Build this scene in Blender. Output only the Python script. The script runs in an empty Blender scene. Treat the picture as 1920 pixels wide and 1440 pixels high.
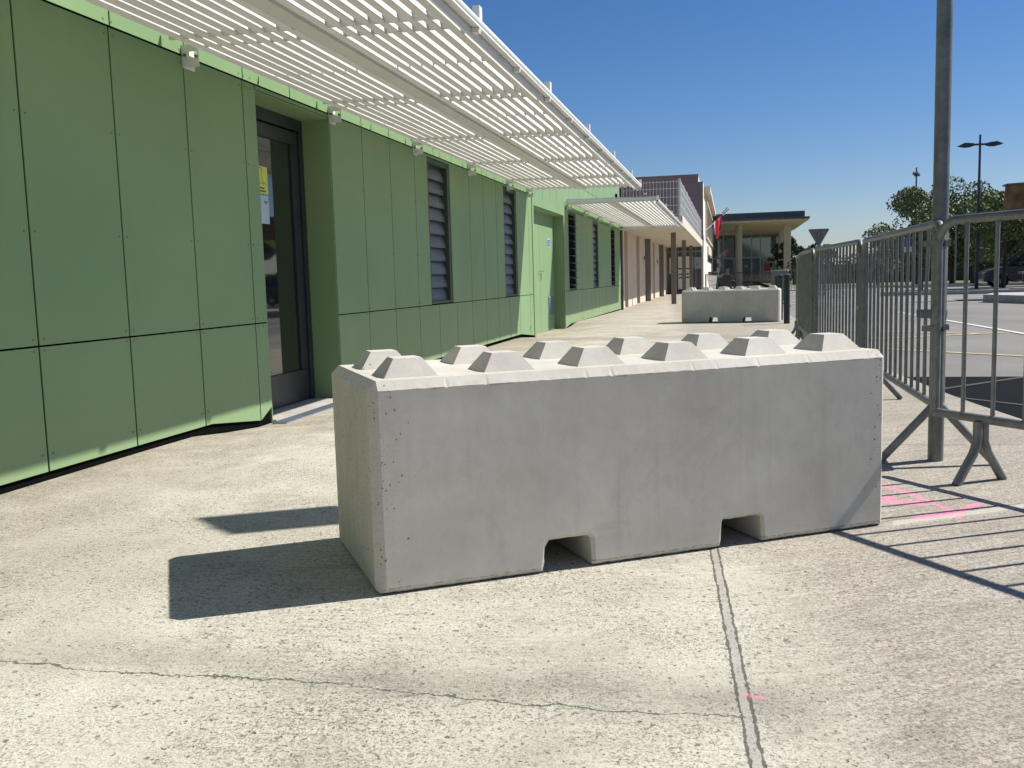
import bpy, bmesh, math, random
from mathutils import Vector, Matrix, noise
random.seed(7)
S = bpy.context.scene
COL = S.collection
# ------------------------------------------------------------------ camera, sky, sun, exposure
cam = bpy.data.objects.new('camera', bpy.data.cameras.new('camera'))
COL.objects.link(cam)
cam.data.sensor_width = 36.0
cam.data.lens = 1767.7 / 1920 * 36
cam.data.clip_start = 0.05
cam.data.clip_end = 6000
RX = (0.97449, 0.22266, -0.02807); UP = (0.00278, 0.11309, 0.99358); FW = (-0.22441, 0.96831, -0.10959)
cam.matrix_world = Matrix(((RX[0], UP[0], -FW[0], 0.0), (RX[1], UP[1], -FW[1], 0.0),
                           (RX[2], UP[2], -FW[2], 0.8762), (0, 0, 0, 1)))
S.camera = cam
SUNV = Vector((0.836, 0.457, 1.0)).normalized()
EL = math.asin(SUNV.z)
w = bpy.data.worlds.new('World'); S.world = w; w.use_nodes = True
nt = w.node_tree; nt.nodes.clear()
sky = nt.nodes.new('ShaderNodeTexSky'); sky.sky_type = 'NISHITA'; sky.sun_disc = False
sky.sun_elevation = EL; sky.sun_rotation = math.atan2(SUNV.x, SUNV.y)
sky.altitude = 150; sky.air_density = 1.0; sky.dust_density = 0.3; sky.ozone_density = 4.0
bg = nt.nodes.new('ShaderNodeBackground'); bg.inputs[1].default_value = 0.059
wo = nt.nodes.new('ShaderNodeOutputWorld')
hs = nt.nodes.new('ShaderNodeHueSaturation'); hs.inputs['Saturation'].default_value = 1.25
tm = nt.nodes.new('ShaderNodeMix'); tm.data_type = 'RGBA'; tm.blend_type = 'MULTIPLY'; tm.inputs[0].default_value = 1.0; tm.inputs[7].default_value = (1.0, 0.99, 1.14, 1)
nt.links.new(sky.outputs[0], hs.inputs['Color']); nt.links.new(hs.outputs[0], tm.inputs[6]); nt.links.new(tm.outputs[2], bg.inputs[0]); nt.links.new(bg.outputs[0], wo.inputs[0])
sl = bpy.data.lights.new('sun', 'SUN'); sl.energy = 5.0; sl.angle = math.radians(0.53); sl.color = (1.0, 0.96, 0.895)
sun = bpy.data.objects.new('sun', sl); COL.objects.link(sun)
sun.rotation_euler = SUNV.to_track_quat('Z', 'Y').to_euler()
S.view_settings.view_transform = 'Standard'; S.view_settings.look = 'None'
S.view_settings.gamma = 1.0; S.view_settings.exposure = 0.46
S.cycles.max_bounces = 8; S.cycles.diffuse_bounces = 5
try: S.cycles.use_denoising = True
except Exception: pass

# ------------------------------------------------------------------ helpers
def tag(o, label=None, cat=None, group=None, kind=None):
    if label: o['label'] = label
    if cat: o['category'] = cat
    if group: o['group'] = group
    if kind: o['kind'] = kind
    return o
def empty(name, loc=(0, 0, 0), rz=0.0, **k):
    o = bpy.data.objects.new(name, None); COL.objects.link(o)
    o.location = loc; o.rotation_euler = (0, 0, rz); o.empty_display_size = 0.2
    return tag(o, **k)
class MB:
    def __init__(s): s.v = []; s.f = []; s.st = []
    def add(s, vs, fs):
        s.st.append((len(s.v), len(s.f))); n = len(s.v); s.v += [tuple(q) for q in vs]; s.f += [tuple(i + n for i in q) for q in fs]; return s
    def box(s, x0, x1, y0, y1, z0, z1):
        return s.add([(x0, y0, z0), (x1, y0, z0), (x1, y1, z0), (x0, y1, z0), (x0, y0, z1), (x1, y0, z1), (x1, y1, z1), (x0, y1, z1)],
                     [(0, 3, 2, 1), (4, 5, 6, 7), (0, 1, 5, 4), (1, 2, 6, 5), (2, 3, 7, 6), (3, 0, 4, 7)])
    def quad(s, *p): return s.add(p, [tuple(range(len(p)))])
    def prism(s, poly, axis, a, b):
        # poly: 2D list; axis 'x': (y,z), 'y': (x,z), 'z': (x,y)
        def m(q, t): return {'x': (t, q[0], q[1]), 'y': (q[0], t, q[1]), 'z': (q[0], q[1], t)}[axis]
        n = len(poly)
        return s.add([m(q, a) for q in poly] + [m(q, b) for q in poly],
                     [tuple(range(n)), tuple(range(2 * n - 1, n - 1, -1))] + [(i, i + n, (i + 1) % n + n, (i + 1) % n) for i in range(n)])
    def tube(s, pts, r, seg=10, cap=True, radii=None):
        pts = [Vector(q) for q in pts]; rings = []
        for i, q in enumerate(pts):
            d = (pts[min(i + 1, len(pts) - 1)] - pts[max(i - 1, 0)]).normalized()
            if i == 0: a = d.orthogonal().normalized()
            else: a = (a - d * a.dot(d)).normalized()
            b = d.cross(a); rr = radii[i] if radii else r
            rings.append([q + (a * math.cos(t) + b * math.sin(t)) * rr for t in [2 * math.pi * k / seg for k in range(seg)]])
        vs = [x for r_ in rings for x in r_]; fs = []
        for i in range(len(pts) - 1):
            for k in range(seg):
                fs.append((i * seg + k, i * seg + (k + 1) % seg, (i + 1) * seg + (k + 1) % seg, (i + 1) * seg + k))
        if cap: fs += [tuple(range(seg - 1, -1, -1)), tuple((len(pts) - 1) * seg + k for k in range(seg))]
        return s.add(vs, fs)
    def bar(s, p, q, wdt, th, side):
        # flat bar from p to q, width along `side`
        p = Vector(p); q = Vector(q); d = (q - p).normalized(); a = Vector(side); a = (a - d * a.dot(d)).normalized(); b = d.cross(a)
        vs = [e + a * (sx * wdt / 2) + b * (sy * th / 2) for e in (p, q) for sx, sy in ((-1, -1), (1, -1), (1, 1), (-1, 1))]
        return s.add(vs, [(3, 2, 1, 0), (4, 5, 6, 7), (0, 1, 5, 4), (1, 2, 6, 5), (2, 3, 7, 6), (3, 0, 4, 7)])
    def pieces(s):
        out = []; st = s.st + [(len(s.v), len(s.f))]
        for (v0, f0), (v1, f1) in zip(st, st[1:]):
            m = MB(); m.v = s.v[v0:v1]; m.f = [tuple(i - v0 for i in f) for f in s.f[f0:f1]]; out.append(m)
        return out
    def build(s, name, mat, parent=None, smooth=False, bevel=0.0):
        me = bpy.data.meshes.new(name); me.from_pydata(s.v, [], s.f); me.update()
        bm = bmesh.new(); bm.from_mesh(me); bmesh.ops.recalc_face_normals(bm, faces=bm.faces); bm.to_mesh(me); bm.free()
        me.materials.append(mat)
        if smooth:
            for p_ in me.polygons: p_.use_smooth = True
            try: me.set_sharp_from_angle(angle=math.radians(40))
            except Exception: pass
        o = bpy.data.objects.new(name, me); COL.objects.link(o)
        if parent: o.parent = parent
        if bevel:
            m = o.modifiers.new('bevel', 'BEVEL'); m.width = bevel; m.segments = 2; m.limit_method = 'ANGLE'; m.angle_limit = math.radians(40)
        return o
def many(mbx, name, mat, parent, **k):
    for p_ in mbx.pieces(): part(p_, name, mat, parent, **k)
def copy_tree(o, parent=None):
    c = o.copy(); COL.objects.link(c)
    if parent: c.parent = parent
    for ch in list(o.children): copy_tree(ch, c)
    return c

# ------------------------------------------------------------------ materials
class NB:
    def __init__(s, name):
        s.m = bpy.data.materials.new(name); s.m.use_nodes = True; s.t = s.m.node_tree; s.n = s.t.nodes
        s.p = s.n['Principled BSDF']; s.tc = s.n.new('ShaderNodeTexCoord')
    def set(s, i, v):
        if isinstance(v, bpy.types.NodeSocket): s.t.links.new(v, i)
        elif v is not None:
            try: i.default_value = v
            except Exception: i.default_value = (*v, 1.0)
    def math(s, op, a, b=None, c=None, clamp=False):
        n = s.n.new('ShaderNodeMath'); n.operation = op; n.use_clamp = clamp
        s.set(n.inputs[0], a); s.set(n.inputs[1], b)
        if c is not None: s.set(n.inputs[2], c)
        return n.outputs[0]
    def mapping(s, scale=(1, 1, 1), rot=(0, 0, 0), loc=(0, 0, 0), src=None):
        n = s.n.new('ShaderNodeMapping'); n.inputs['Scale'].default_value = scale; n.inputs['Rotation'].default_value = rot; n.inputs['Location'].default_value = loc
        s.t.links.new(src or s.tc.outputs['Object'], n.inputs[0]); return n.outputs[0]
    def noise(s, scale, detail=4, rough=0.55, vec=None, dist=0.0):
        n = s.n.new('ShaderNodeTexNoise'); n.inputs['Scale'].default_value = scale; n.inputs['Detail'].default_value = detail
        n.inputs['Roughness'].default_value = rough; n.inputs['Distortion'].default_value = dist
        s.t.links.new(vec or s.tc.outputs['Object'], n.inputs['Vector']); return n.outputs[0]
    def voro(s, scale, vec=None, rnd=1.0):
        n = s.n.new('ShaderNodeTexVoronoi'); n.inputs['Scale'].default_value = scale; n.inputs['Randomness'].default_value = rnd
        s.t.links.new(vec or s.tc.outputs['Object'], n.inputs['Vector']); return n
    def ramp(s, fac, stops):
        n = s.n.new('ShaderNodeValToRGB'); e = n.color_ramp.elements
        while len(e) < len(stops): e.new(0.5)
        for i, (p_, c_) in enumerate(stops):
            e[i].position = p_; e[i].color = (*c_, 1) if isinstance(c_, tuple) else (c_, c_, c_, 1)
        s.t.links.new(fac, n.inputs[0]); return n.outputs[0]
    def mix(s, fac, a, b, mode='MIX'):
        n = s.n.new('ShaderNodeMix'); n.data_type = 'RGBA'; n.blend_type = mode
        s.set(n.inputs[0], fac); s.set(n.inputs[6], a if isinstance(a, bpy.types.NodeSocket) else (*a, 1)); s.set(n.inputs[7], b if isinstance(b, bpy.types.NodeSocket) else (*b, 1))
        return n.outputs[2]
    def xyz(s):
        n = s.n.new('ShaderNodeSeparateXYZ'); s.t.links.new(s.tc.outputs['Object'], n.inputs[0]); return n.outputs
    def bump(s, h, strength=0.3, dist=0.01):
        n = s.n.new('ShaderNodeBump'); n.inputs['Strength'].default_value = strength; n.inputs['Distance'].default_value = dist
        s.t.links.new(h, n.inputs['Height']); s.t.links.new(n.outputs[0], s.p.inputs['Normal'])
    def out(s, color=None, rough=None, metal=None):
        if color is not None: s.set(s.p.inputs['Base Color'], color if isinstance(color, bpy.types.NodeSocket) else (*color, 1))
        if rough is not None: s.set(s.p.inputs['Roughness'], rough)
        if metal is not None: s.set(s.p.inputs['Metallic'], metal)
        return s.m
def simple(name, col, rough=0.6, metal=0.0, var=0.12, scale=6.0, bump=0.0, bscale=60.0, coat=0.0):
    b = NB(name); n = b.noise(scale, 5, 0.6)
    lo = tuple(c * (1 - var) for c in col); hi = tuple(min(1, c * (1 + var)) for c in col)
    c = b.ramp(n, [(0.3, lo), (0.7, hi)])
    if bump: b.bump(b.noise(bscale, 4), bump, 0.004)
    rr = b.math('MULTIPLY_ADD', b.noise(scale * 2.3, 3), 0.2, rough - 0.1)
    return b.out(c, rr, metal)
M = {}
# green composite cladding: slight dirt, faint blotches
b = NB('green_cladding')
n1 = b.noise(0.9, 5); n2 = b.noise(14, 4, 0.6, b.mapping((1, 1, 0.25)))
c = b.ramp(n1, [(0.3, (0.192, 0.302, 0.146)), (0.7, (0.224, 0.340, 0.170))])
c = b.mix(b.math('MULTIPLY', b.ramp(n2, [(0.45, 0.0), (0.8, 1.0)]), 0.10), c, (0.30, 0.36, 0.22))
z = b.xyz()[2]
low = b.math('SUBTRACT', 0.30, z, clamp=True)
c = b.mix(b.math('MULTIPLY', b.math('MULTIPLY', low, n2), 0.8), c, (0.30, 0.29, 0.2))
M['green'] = b.out(c, b.math('MULTIPLY_ADD', n2, 0.2, 0.38))
b.p.inputs['Specular IOR Level'].default_value = 0.35
M['rivet'] = simple('green_rivet', (0.13, 0.20, 0.09), 0.5)
M['dark'] = simple('dark_cavity', (0.006, 0.007, 0.006), 0.9)
M['winframe'] = simple('dark_green_frame', (0.040, 0.062, 0.042), 0.5)
M['darkwood'] = simple('dark_brown_wood', (0.035, 0.026, 0.02), 0.8, var=0.3)  # shelter soffit, coloured much darker than the fascia wood
M['dark'].node_tree.nodes['Principled BSDF'].inputs['Specular IOR Level'].default_value = 0.0
M['white'] = simple('white_painted_metal', (0.67, 0.67, 0.645), 0.5, var=0.05, scale=3)
M['bolt'] = simple('bolt_steel', (0.18, 0.17, 0.15), 0.5, 0.6)
M['anth'] = simple('anthracite_aluminium', (0.022, 0.026, 0.034), 0.38, var=0.15)
M['louvre'] = simple('grey_blue_louvre', (0.105, 0.125, 0.15), 0.42, var=0.2, scale=3)
M['steelgrey'] = simple('grey_grille_metal', (0.30, 0.34, 0.38), 0.4, 0.3)
b = NB('galvanised_steel')
v = b.voro(38); n = b.noise(9, 5)
c = b.mix(0.5, b.ramp(v.outputs['Color'], [(0.2, (0.135, 0.145, 0.14)), (0.8, (0.21, 0.22, 0.215))]), b.ramp(n, [(0.35, (0.115, 0.12, 0.11)), (0.65, (0.22, 0.23, 0.225))]))
M['galv'] = b.out(c, b.math('MULTIPLY_ADD', n, 0.25, 0.34), 0.35)
b = NB('dark_glass'); M['glass'] = b.out((0.012, 0.014, 0.014), 0.03); b.p.inputs['IOR'].default_value = 2.1
b = NB('hall_glass'); M['hglass'] = b.out((0.03, 0.045, 0.055), 0.04); b.p.inputs['IOR'].default_value = 2.4
M['tan'] = simple('beige_render', (0.60, 0.53, 0.43), 0.85, var=0.07, scale=1.5, bump=0.15, bscale=90)
M['tandark'] = simple('brown_recess_render', (0.27, 0.215, 0.155), 0.85, var=0.1)
M['cream'] = simple('cream_render', (0.74, 0.70, 0.60), 0.85, var=0.05, scale=1.0)
M['brown'] = simple('brown_mauve_render', (0.20, 0.155, 0.158), 0.85, var=0.08, scale=1.2)
M['taupe'] = simple('taupe_column_paint', (0.16, 0.15, 0.13), 0.6, var=0.08)
M['slate'] = simple('slate_grey_front', (0.075, 0.082, 0.085), 0.6)
M['roofgrey'] = simple('grey_roof_edge', (0.10, 0.10, 0.105), 0.6, var=0.2)
M['asphalt_black'] = None
# block concrete
b = NB('precast_concrete')
n1 = b.noise(2.6, 7, 0.68); n2 = b.noise(26, 5, 0.65); o3 = b.xyz()
c = b.ramp(n1, [(0.30, (0.47, 0.44, 0.375)), (0.5, (0.55, 0.52, 0.45)), (0.72, (0.64, 0.61, 0.535))])
c = b.mix(b.math('MULTIPLY', b.ramp(n2, [(0.45, 0.0), (0.7, 1.0)]), 0.14), c, (0.40, 0.38, 0.34))
st = b.noise(5.0, 4, 0.6, b.mapping((3.0, 3.0, 0.35)))
c = b.mix(b.math('MULTIPLY', b.ramp(st, [(0.5, 0.0), (0.75, 1.0)]), 0.16), c, (0.42, 0.38, 0.33))
dn_ = b.n.new('ShaderNodeTexNoise'); dn_.inputs['Scale'].default_value = 45; b.t.links.new(b.tc.outputs['Object'], dn_.inputs['Vector'])
sv_ = b.n.new('ShaderNodeVectorMath'); sv_.operation = 'SCALE'; sv_.inputs['Scale'].default_value = 0.022; b.t.links.new(dn_.outputs['Color'], sv_.inputs[0])
av_ = b.n.new('ShaderNodeVectorMath'); av_.operation = 'ADD'; b.t.links.new(b.tc.outputs['Object'], av_.inputs[0]); b.t.links.new(sv_.outputs[0], av_.inputs[1])
vo = b.voro(85, av_.outputs[0]); cellr = b.n.new('ShaderNodeSeparateColor'); b.t.links.new(vo.outputs['Color'], cellr.inputs[0])
edge_u = b.math('MINIMUM', o3[0], b.math('SUBTRACT', 1.778, o3[0]))
emask = b.math('SUBTRACT', 1.0, b.math('MULTIPLY', b.math('SUBTRACT', edge_u, 0.03), 12.0), clamp=True)
thr = b.math('MULTIPLY_ADD', emask, 0.22, 0.0)
thr = b.math('MULTIPLY_ADD', b.ramp(b.noise(3.0, 3), [(0.4, 0.0), (0.65, 1.0)]), b.math('MULTIPLY', emask, 0.30), thr)
pit = b.math('MULTIPLY', b.math('LESS_THAN', cellr.outputs[0], thr), b.math('LESS_THAN', vo.outputs['Distance'], b.math('MULTIPLY_ADD', cellr.outputs[1], 0.30, 0.05)))
c = b.mix(b.math('MULTIPLY', pit, 0.8), c, (0.09, 0.085, 0.075))
# casting wear: ragged dark line above the bottom chamfer, chips under the top arris, scuffs, drips, blotches
zz = o3[2]; rg = b.noise(22, 6, 0.75); rg2 = b.noise(7, 5, 0.7); rg3 = b.noise(48, 4, 0.7)
vside = b.math('MINIMUM', b.math('ABSOLUTE', o3[1]), b.math('ABSOLUTE', b.math('SUBTRACT', o3[1], 0.642)))
onface = b.math('LESS_THAN', vside, 0.012)
bl = b.math('LESS_THAN', b.math('ABSOLUTE', b.math('SUBTRACT', zz, b.math('MULTIPLY_ADD', rg, 0.016, 0.006))), b.ramp(rg3, [(0.42, 0.0), (0.60, 0.0030)]))
bl = b.math('MULTIPLY', bl, onface)
c = b.mix(b.math('MULTIPLY', bl, 0.75), c, (0.12, 0.11, 0.09))
lowp = b.math('MULTIPLY', b.math('SUBTRACT', b.math('MULTIPLY_ADD', rg2, 0.11, -0.005), zz), 60.0, clamp=True)
c = b.mix(b.math('MULTIPLY', b.math('MULTIPLY', lowp, onface), 0.30), c, (0.62, 0.59, 0.50))
chip = b.math('MULTIPLY', b.math('MULTIPLY', b.math('GREATER_THAN', zz, b.math('MULTIPLY_ADD', rg, -0.020, 0.583)), b.ramp(rg2, [(0.50, 0.0), (0.56, 1.0)])), b.math('LESS_THAN', zz, 0.579))
c = b.mix(b.math('MULTIPLY', b.math('MULTIPLY', chip, onface), 0.55), c, (0.25, 0.23, 0.19))
dr = b.noise(1.0, 5, 0.65, b.mapping((30, 30, 1.3)))
c = b.mix(b.math('MULTIPLY', b.math('MULTIPLY', b.ramp(dr, [(0.54, 0.0), (0.72, 1.0)]), b.ramp(b.noise(1.6, 3), [(0.45, 0.0), (0.6, 1.0)])), 0.30), c, (0.36, 0.34, 0.29))
sf_ = b.noise(1.0, 4, 0.7, b.mapping((9, 9, 60), (0.0, 0.35, 0.0)), 0.5)
c = b.mix(b.math('MULTIPLY', b.math('MULTIPLY', b.ramp(sf_, [(0.62, 0.0), (0.72, 1.0)]), b.ramp(rg2, [(0.5, 0.0), (0.62, 1.0)])), 0.35), c, (0.68, 0.66, 0.60))
bt = b.noise(4.5, 7, 0.75, dist=1.2)
c = b.mix(b.ramp(bt, [(0.54, 0.0), (0.66, 0.26)]), c, (0.35, 0.33, 0.285))
c = b.mix(b.ramp(bt, [(0.30, 0.30), (0.42, 0.0)]), c, (0.66, 0.64, 0.58))
sand = b.math('MULTIPLY', b.ramp(b.noise(150, 4, 0.8), [(0.36, 1.0), (0.46, 0.0)]), b.math('MULTIPLY_ADD', emask, 0.4, 0.12))
c = b.mix(sand, c, (0.22, 0.205, 0.17))
h = b.math('SUBTRACT', b.math('MULTIPLY_ADD', n1, 0.5, b.math('MULTIPLY', n2, 0.25)), pit)
b.bump(h, 0.35, 0.004)
M['block'] = b.out(c, 0.85)
# pavement concrete with exposed aggregate, joints and cracks
def pavement_mat():
    b = NB('exposed_aggregate_concrete'); X, Y, Z = b.xyz()
    big = b.noise(0.55, 5, 0.6); mid = b.noise(5.0, 6, 0.62); fine = b.noise(150, 4, 0.7)
    sidef = b.math('MULTIPLY', b.math('SUBTRACT', X, b.math('MULTIPLY_ADD', Y, -0.07, 0.17)), 3.0, clamp=True)
    c = b.mix(b.ramp(big, [(0.35, 0.0), (0.68, 1.0)]), (0.47, 0.435, 0.345), (0.66, 0.63, 0.52))
    c2 = b.mix(b.ramp(big, [(0.35, 0.0), (0.7, 1.0)]), (0.445, 0.40, 0.32), (0.56, 0.51, 0.42))
    c = b.mix(sidef, c, c2)
    farf = b.math('MULTIPLY', b.math('SUBTRACT', Y, 4.5), 0.16, clamp=True)
    c = b.mix(b.math('MULTIPLY', farf, 0.5), c, (0.50, 0.435, 0.335))
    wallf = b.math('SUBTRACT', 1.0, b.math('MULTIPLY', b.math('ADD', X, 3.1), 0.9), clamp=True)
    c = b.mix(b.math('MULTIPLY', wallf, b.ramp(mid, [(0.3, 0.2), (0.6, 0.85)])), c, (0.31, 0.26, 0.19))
    notside = b.math('SUBTRACT', 1.0, sidef)
    # mottled patches
    patch = b.noise(2.4, 7, 0.72, dist=0.6)
    c = b.mix(b.ramp(patch, [(0.50, 0.0), (0.64, 0.5)]), c, (0.32, 0.30, 0.245))
    c = b.mix(b.ramp(patch, [(0.30, 0.35), (0.45, 0.0)]), c, (0.72, 0.69, 0.60))
    # broom streaks, rotated first and then stretched
    r1 = b.mapping((1, 1, 1), (0, 0, math.radians(-33))); r2 = b.mapping((1, 1, 1), (0, 0, math.radians(-8)))
    def streak(v_, sx, sy, d):
        n_ = b.n.new('ShaderNodeMapping'); n_.inputs['Scale'].default_value = (sx, sy, 1); b.t.links.new(v_, n_.inputs[0]); return b.noise(1.0, d, 0.7, n_.outputs[0], 0.35)
    s1 = streak(r1, 7, 55, 7); s2 = streak(r2, 9, 70, 7); s3 = streak(r1, 2.2, 14, 6)
    g1 = streak(r1, 70, 130, 5)
    sm = b.math('ADD', b.math('MULTIPLY', s1, sidef), b.math('MULTIPLY', s2, notside))
    amt = b.math('MULTIPLY_ADD', sidef, 0.45, b.math('MULTIPLY', b.ramp(b.noise(1.3, 3), [(0.42, 0.0), (0.62, 0.45)]), notside))
    c = b.mix(b.math('MULTIPLY', b.ramp(sm, [(0.38, 1.0), (0.53, 0.0)]), amt), c, (0.21, 0.18, 0.14))
    c = b.mix(b.math('MULTIPLY', b.math('MULTIPLY', b.ramp(s3, [(0.36, 1.0), (0.52, 0.0)]), sidef), 0.5), c, (0.26, 0.225, 0.18))
    # granular pitting
    f2 = b.noise(60, 6, 0.8)
    gm = b.ramp(b.noise(2.1, 4, 0.6), [(0.36, 0.25), (0.62, 1.0)])
    gm = b.math('MAXIMUM', gm, b.math('MULTIPLY', sidef, 0.85))
    c = b.mix(b.math('MULTIPLY', b.math('MULTIPLY', b.ramp(fine, [(0.40, 1.0), (0.50, 0.0)]), gm), 0.80), c, (0.11, 0.10, 0.075))
    c = b.mix(b.math('MULTIPLY', b.math('MULTIPLY', b.ramp(f2, [(0.38, 1.0), (0.475, 0.0)]), gm), 0.82), c, (0.10, 0.09, 0.068))
    c = b.mix(b.math('MULTIPLY', b.math('MULTIPLY', b.ramp(g1, [(0.40, 1.0), (0.50, 0.0)]), sidef), 0.70), c, (0.17, 0.145, 0.115))
    c = b.mix(b.math('MULTIPLY', b.ramp(f2, [(0.54, 0.0), (0.68, 1.0)]), 0.5), c, (0.72, 0.69, 0.59))
    # stones, gathered in clusters
    dens = b.ramp(b.noise(1.5, 5, 0.65), [(0.40, 0.08), (0.60, 1.0)])
    dens = b.math('MULTIPLY', dens, b.math('MULTIPLY_ADD', sidef, -0.75, 1.0))
    hs = None
    wv = b.mapping((1, 1, 1)); dn = b.n.new('ShaderNodeVectorMath'); dn.operation = 'ADD'
    nn = b.n.new('ShaderNodeTexNoise'); nn.inputs['Scale'].default_value = 70; nn.inputs['Detail'].default_value = 4; b.t.links.new(b.tc.outputs['Object'], nn.inputs['Vector'])
    sc_ = b.n.new('ShaderNodeVectorMath'); sc_.operation = 'SCALE'; sc_.inputs['Scale'].default_value = 0.022
    b.t.links.new(nn.outputs['Color'], sc_.inputs[0]); b.t.links.new(wv, dn.inputs[0]); b.t.links.new(sc_.outputs[0], dn.inputs[1])
    for sc, frac, r0, col, st_ in ((150, 0.60, 0.46, (0.12, 0.105, 0.08), 0.85), (80, 0.50, 0.42, (0.10, 0.09, 0.07), 0.85), (42, 0.30, 0.34, (0.13, 0.12, 0.10), 0.85), (19, 0.11, 0.20, (0.09, 0.08, 0.07), 0.85)):
        vo = b.voro(sc, dn.outputs[0]); sp = b.n.new('ShaderNodeSeparateColor'); b.t.links.new(vo.outputs['Color'], sp.inputs[0])
        on = b.math('LESS_THAN', sp.outputs[0], b.math('MULTIPLY', dens, frac))
        rad = b.math('MULTIPLY_ADD', sp.outputs[1], r0, 0.05)
        blob = b.math('MULTIPLY', on, b.math('MULTIPLY', b.math('SUBTRACT', rad, vo.outputs['Distance']), 9.0, clamp=True))
        blob = b.math('MULTIPLY', blob, b.math('MULTIPLY_ADD', sp.outputs[2], 0.7, 0.3))
        c = b.mix(b.math('MULTIPLY', blob, st_), c, col)
        hs = blob if hs is None else b.math('ADD', hs, blob)
    # dirt by the crack and elsewhere
    dirt = b.math('SUBTRACT', 1.0, b.math('MULTIPLY', b.math('ABSOLUTE', b.math('SUBTRACT', Y, b.math('MULTIPLY_ADD', mid, 0.25, 1.78))), 7.0), clamp=True)
    dirt = b.math('MULTIPLY', dirt, b.ramp(b.noise(2.0, 4), [(0.38, 0.0), (0.60, 0.85)]))
    c = b.mix(b.math('MULTIPLY', dirt, b.ramp(b.noise(90, 3), [(0.3, 1.0), (0.7, 0.4)])), c, (0.215, 0.20, 0.165))
    st2 = b.ramp(b.noise(0.9, 6, 0.7), [(0.55, 0.0), (0.72, 0.3)])
    c = b.mix(st2, c, (0.33, 0.29, 0.23))
    stripY = b.math('LESS_THAN', b.math('ABSOLUTE', b.math('SUBTRACT', Y, b.math('MULTIPLY_ADD', mid, 0.5, 13.3))), 0.45)
    c = b.mix(b.math('MULTIPLY', stripY, 0.30), c, (0.20, 0.18, 0.15))
    # crack: wandering line near y = 1.83
    jag = b.noise(9, 5, 0.7); jag2 = b.noise(45, 3)
    line = b.math('ADD', b.math('MULTIPLY_ADD', b.noise(1.7, 3, 0.5), 0.16, 1.735), b.math('MULTIPLY_ADD', jag, 0.075, b.math('MULTIPLY_ADD', jag2, 0.014, -0.016)))
    dY = b.math('ABSOLUTE', b.math('SUBTRACT', Y, line))
    wid = b.ramp(b.noise(6, 3), [(0.34, 0.0008), (0.62, 0.0045)])
    cr = b.math('MULTIPLY', b.math('LESS_THAN', dY, wid), b.math('LESS_THAN', X, 0.03))
    # joint groove beside the slab: two ragged dark edges with a smooth mortar strip between
    xm = b.math('MULTIPLY_ADD', Y, -0.0710, 0.1652)     # centre line
    dx = b.math('SUBTRACT', b.math('ADD', X, b.math('MULTIPLY_ADD', b.math('SUBTRACT', jag, 0.5), 0.014, b.math('MULTIPLY', b.math('SUBTRACT', jag2, 0.5), 0.007))), xm)
    ad = b.math('ABSOLUTE', dx)
    strip = b.math('LESS_THAN', ad, 0.0115)
    ew = b.math('MULTIPLY_ADD', b.ramp(b.noise(34, 5, 0.75), [(0.35, 0.0), (0.68, 1.0)]), 0.0052, 0.0008)
    edge = b.math('LESS_THAN', b.math('ABSOLUTE', b.math('SUBTRACT', ad, 0.0125)), ew)
    nearj = b.math('LESS_THAN', Y, 3.2)
    c = b.mix(b.math('MULTIPLY', b.math('MULTIPLY', strip, nearj), 0.62), c, b.mix(b.ramp(mid, [(0.35, 0.0), (0.6, 1.0)]), (0.27, 0.255, 0.22), (0.40, 0.38, 0.33)))
    edge = b.math('MULTIPLY', edge, nearj)
    # thin transverse joints on the right and far
    lines = b.math('MAXIMUM', cr, edge)
    tj = b.math('MULTIPLY', b.math('LESS_THAN', b.math('ABSOLUTE', b.math('SUBTRACT', Y, b.math('MULTIPLY_ADD', X, 0.62, b.math('MULTIPLY_ADD', jag, 0.03, 3.09)))), 0.0022), b.math('GREATER_THAN', X, 0.3))
    tj2 = b.math('LESS_THAN', b.math('ABSOLUTE', b.math('SUBTRACT', Y, b.math('MULTIPLY_ADD', X, 0.05, b.math('MULTIPLY_ADD', jag, 0.03, 4.93)))), 0.0035)
    tj2 = b.math('MULTIPLY', tj2, b.math('GREATER_THAN', X, 0.3))
    tj3 = b.math('LESS_THAN', b.math('ABSOLUTE', b.math('SUBTRACT', b.math('MODULO', Y, 5.6), b.math('MULTIPLY_ADD', jag, 0.03, 2.5))), 0.006)
    tj3 = b.math('MULTIPLY', tj3, b.math('GREATER_THAN', Y, 6.0))
    lines = b.math('MAXIMUM', lines, b.math('MAXIMUM', b.math('MAXIMUM', tj, tj2), tj3))
    band = b.math('MULTIPLY', b.math('LESS_THAN', b.math('ABSOLUTE', b.math('SUBTRACT', Y, b.math('MULTIPLY_ADD', X, 0.62, 3.065))), 0.028), b.math('GREATER_THAN', X, 0.55))
    c = b.mix(b.math('MULTIPLY', band, 0.5), c, (0.60, 0.57, 0.50))
    c = b.mix(b.math('MULTIPLY', lines, 0.86), c, (0.075, 0.066, 0.05))
    # pink spray paint: an arrow and a dab
    pj = b.noise(70, 4, 0.7); pw = b.math('MULTIPLY_ADD', b.math('SUBTRACT', pj, 0.5), 0.045, 0.0)
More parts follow.
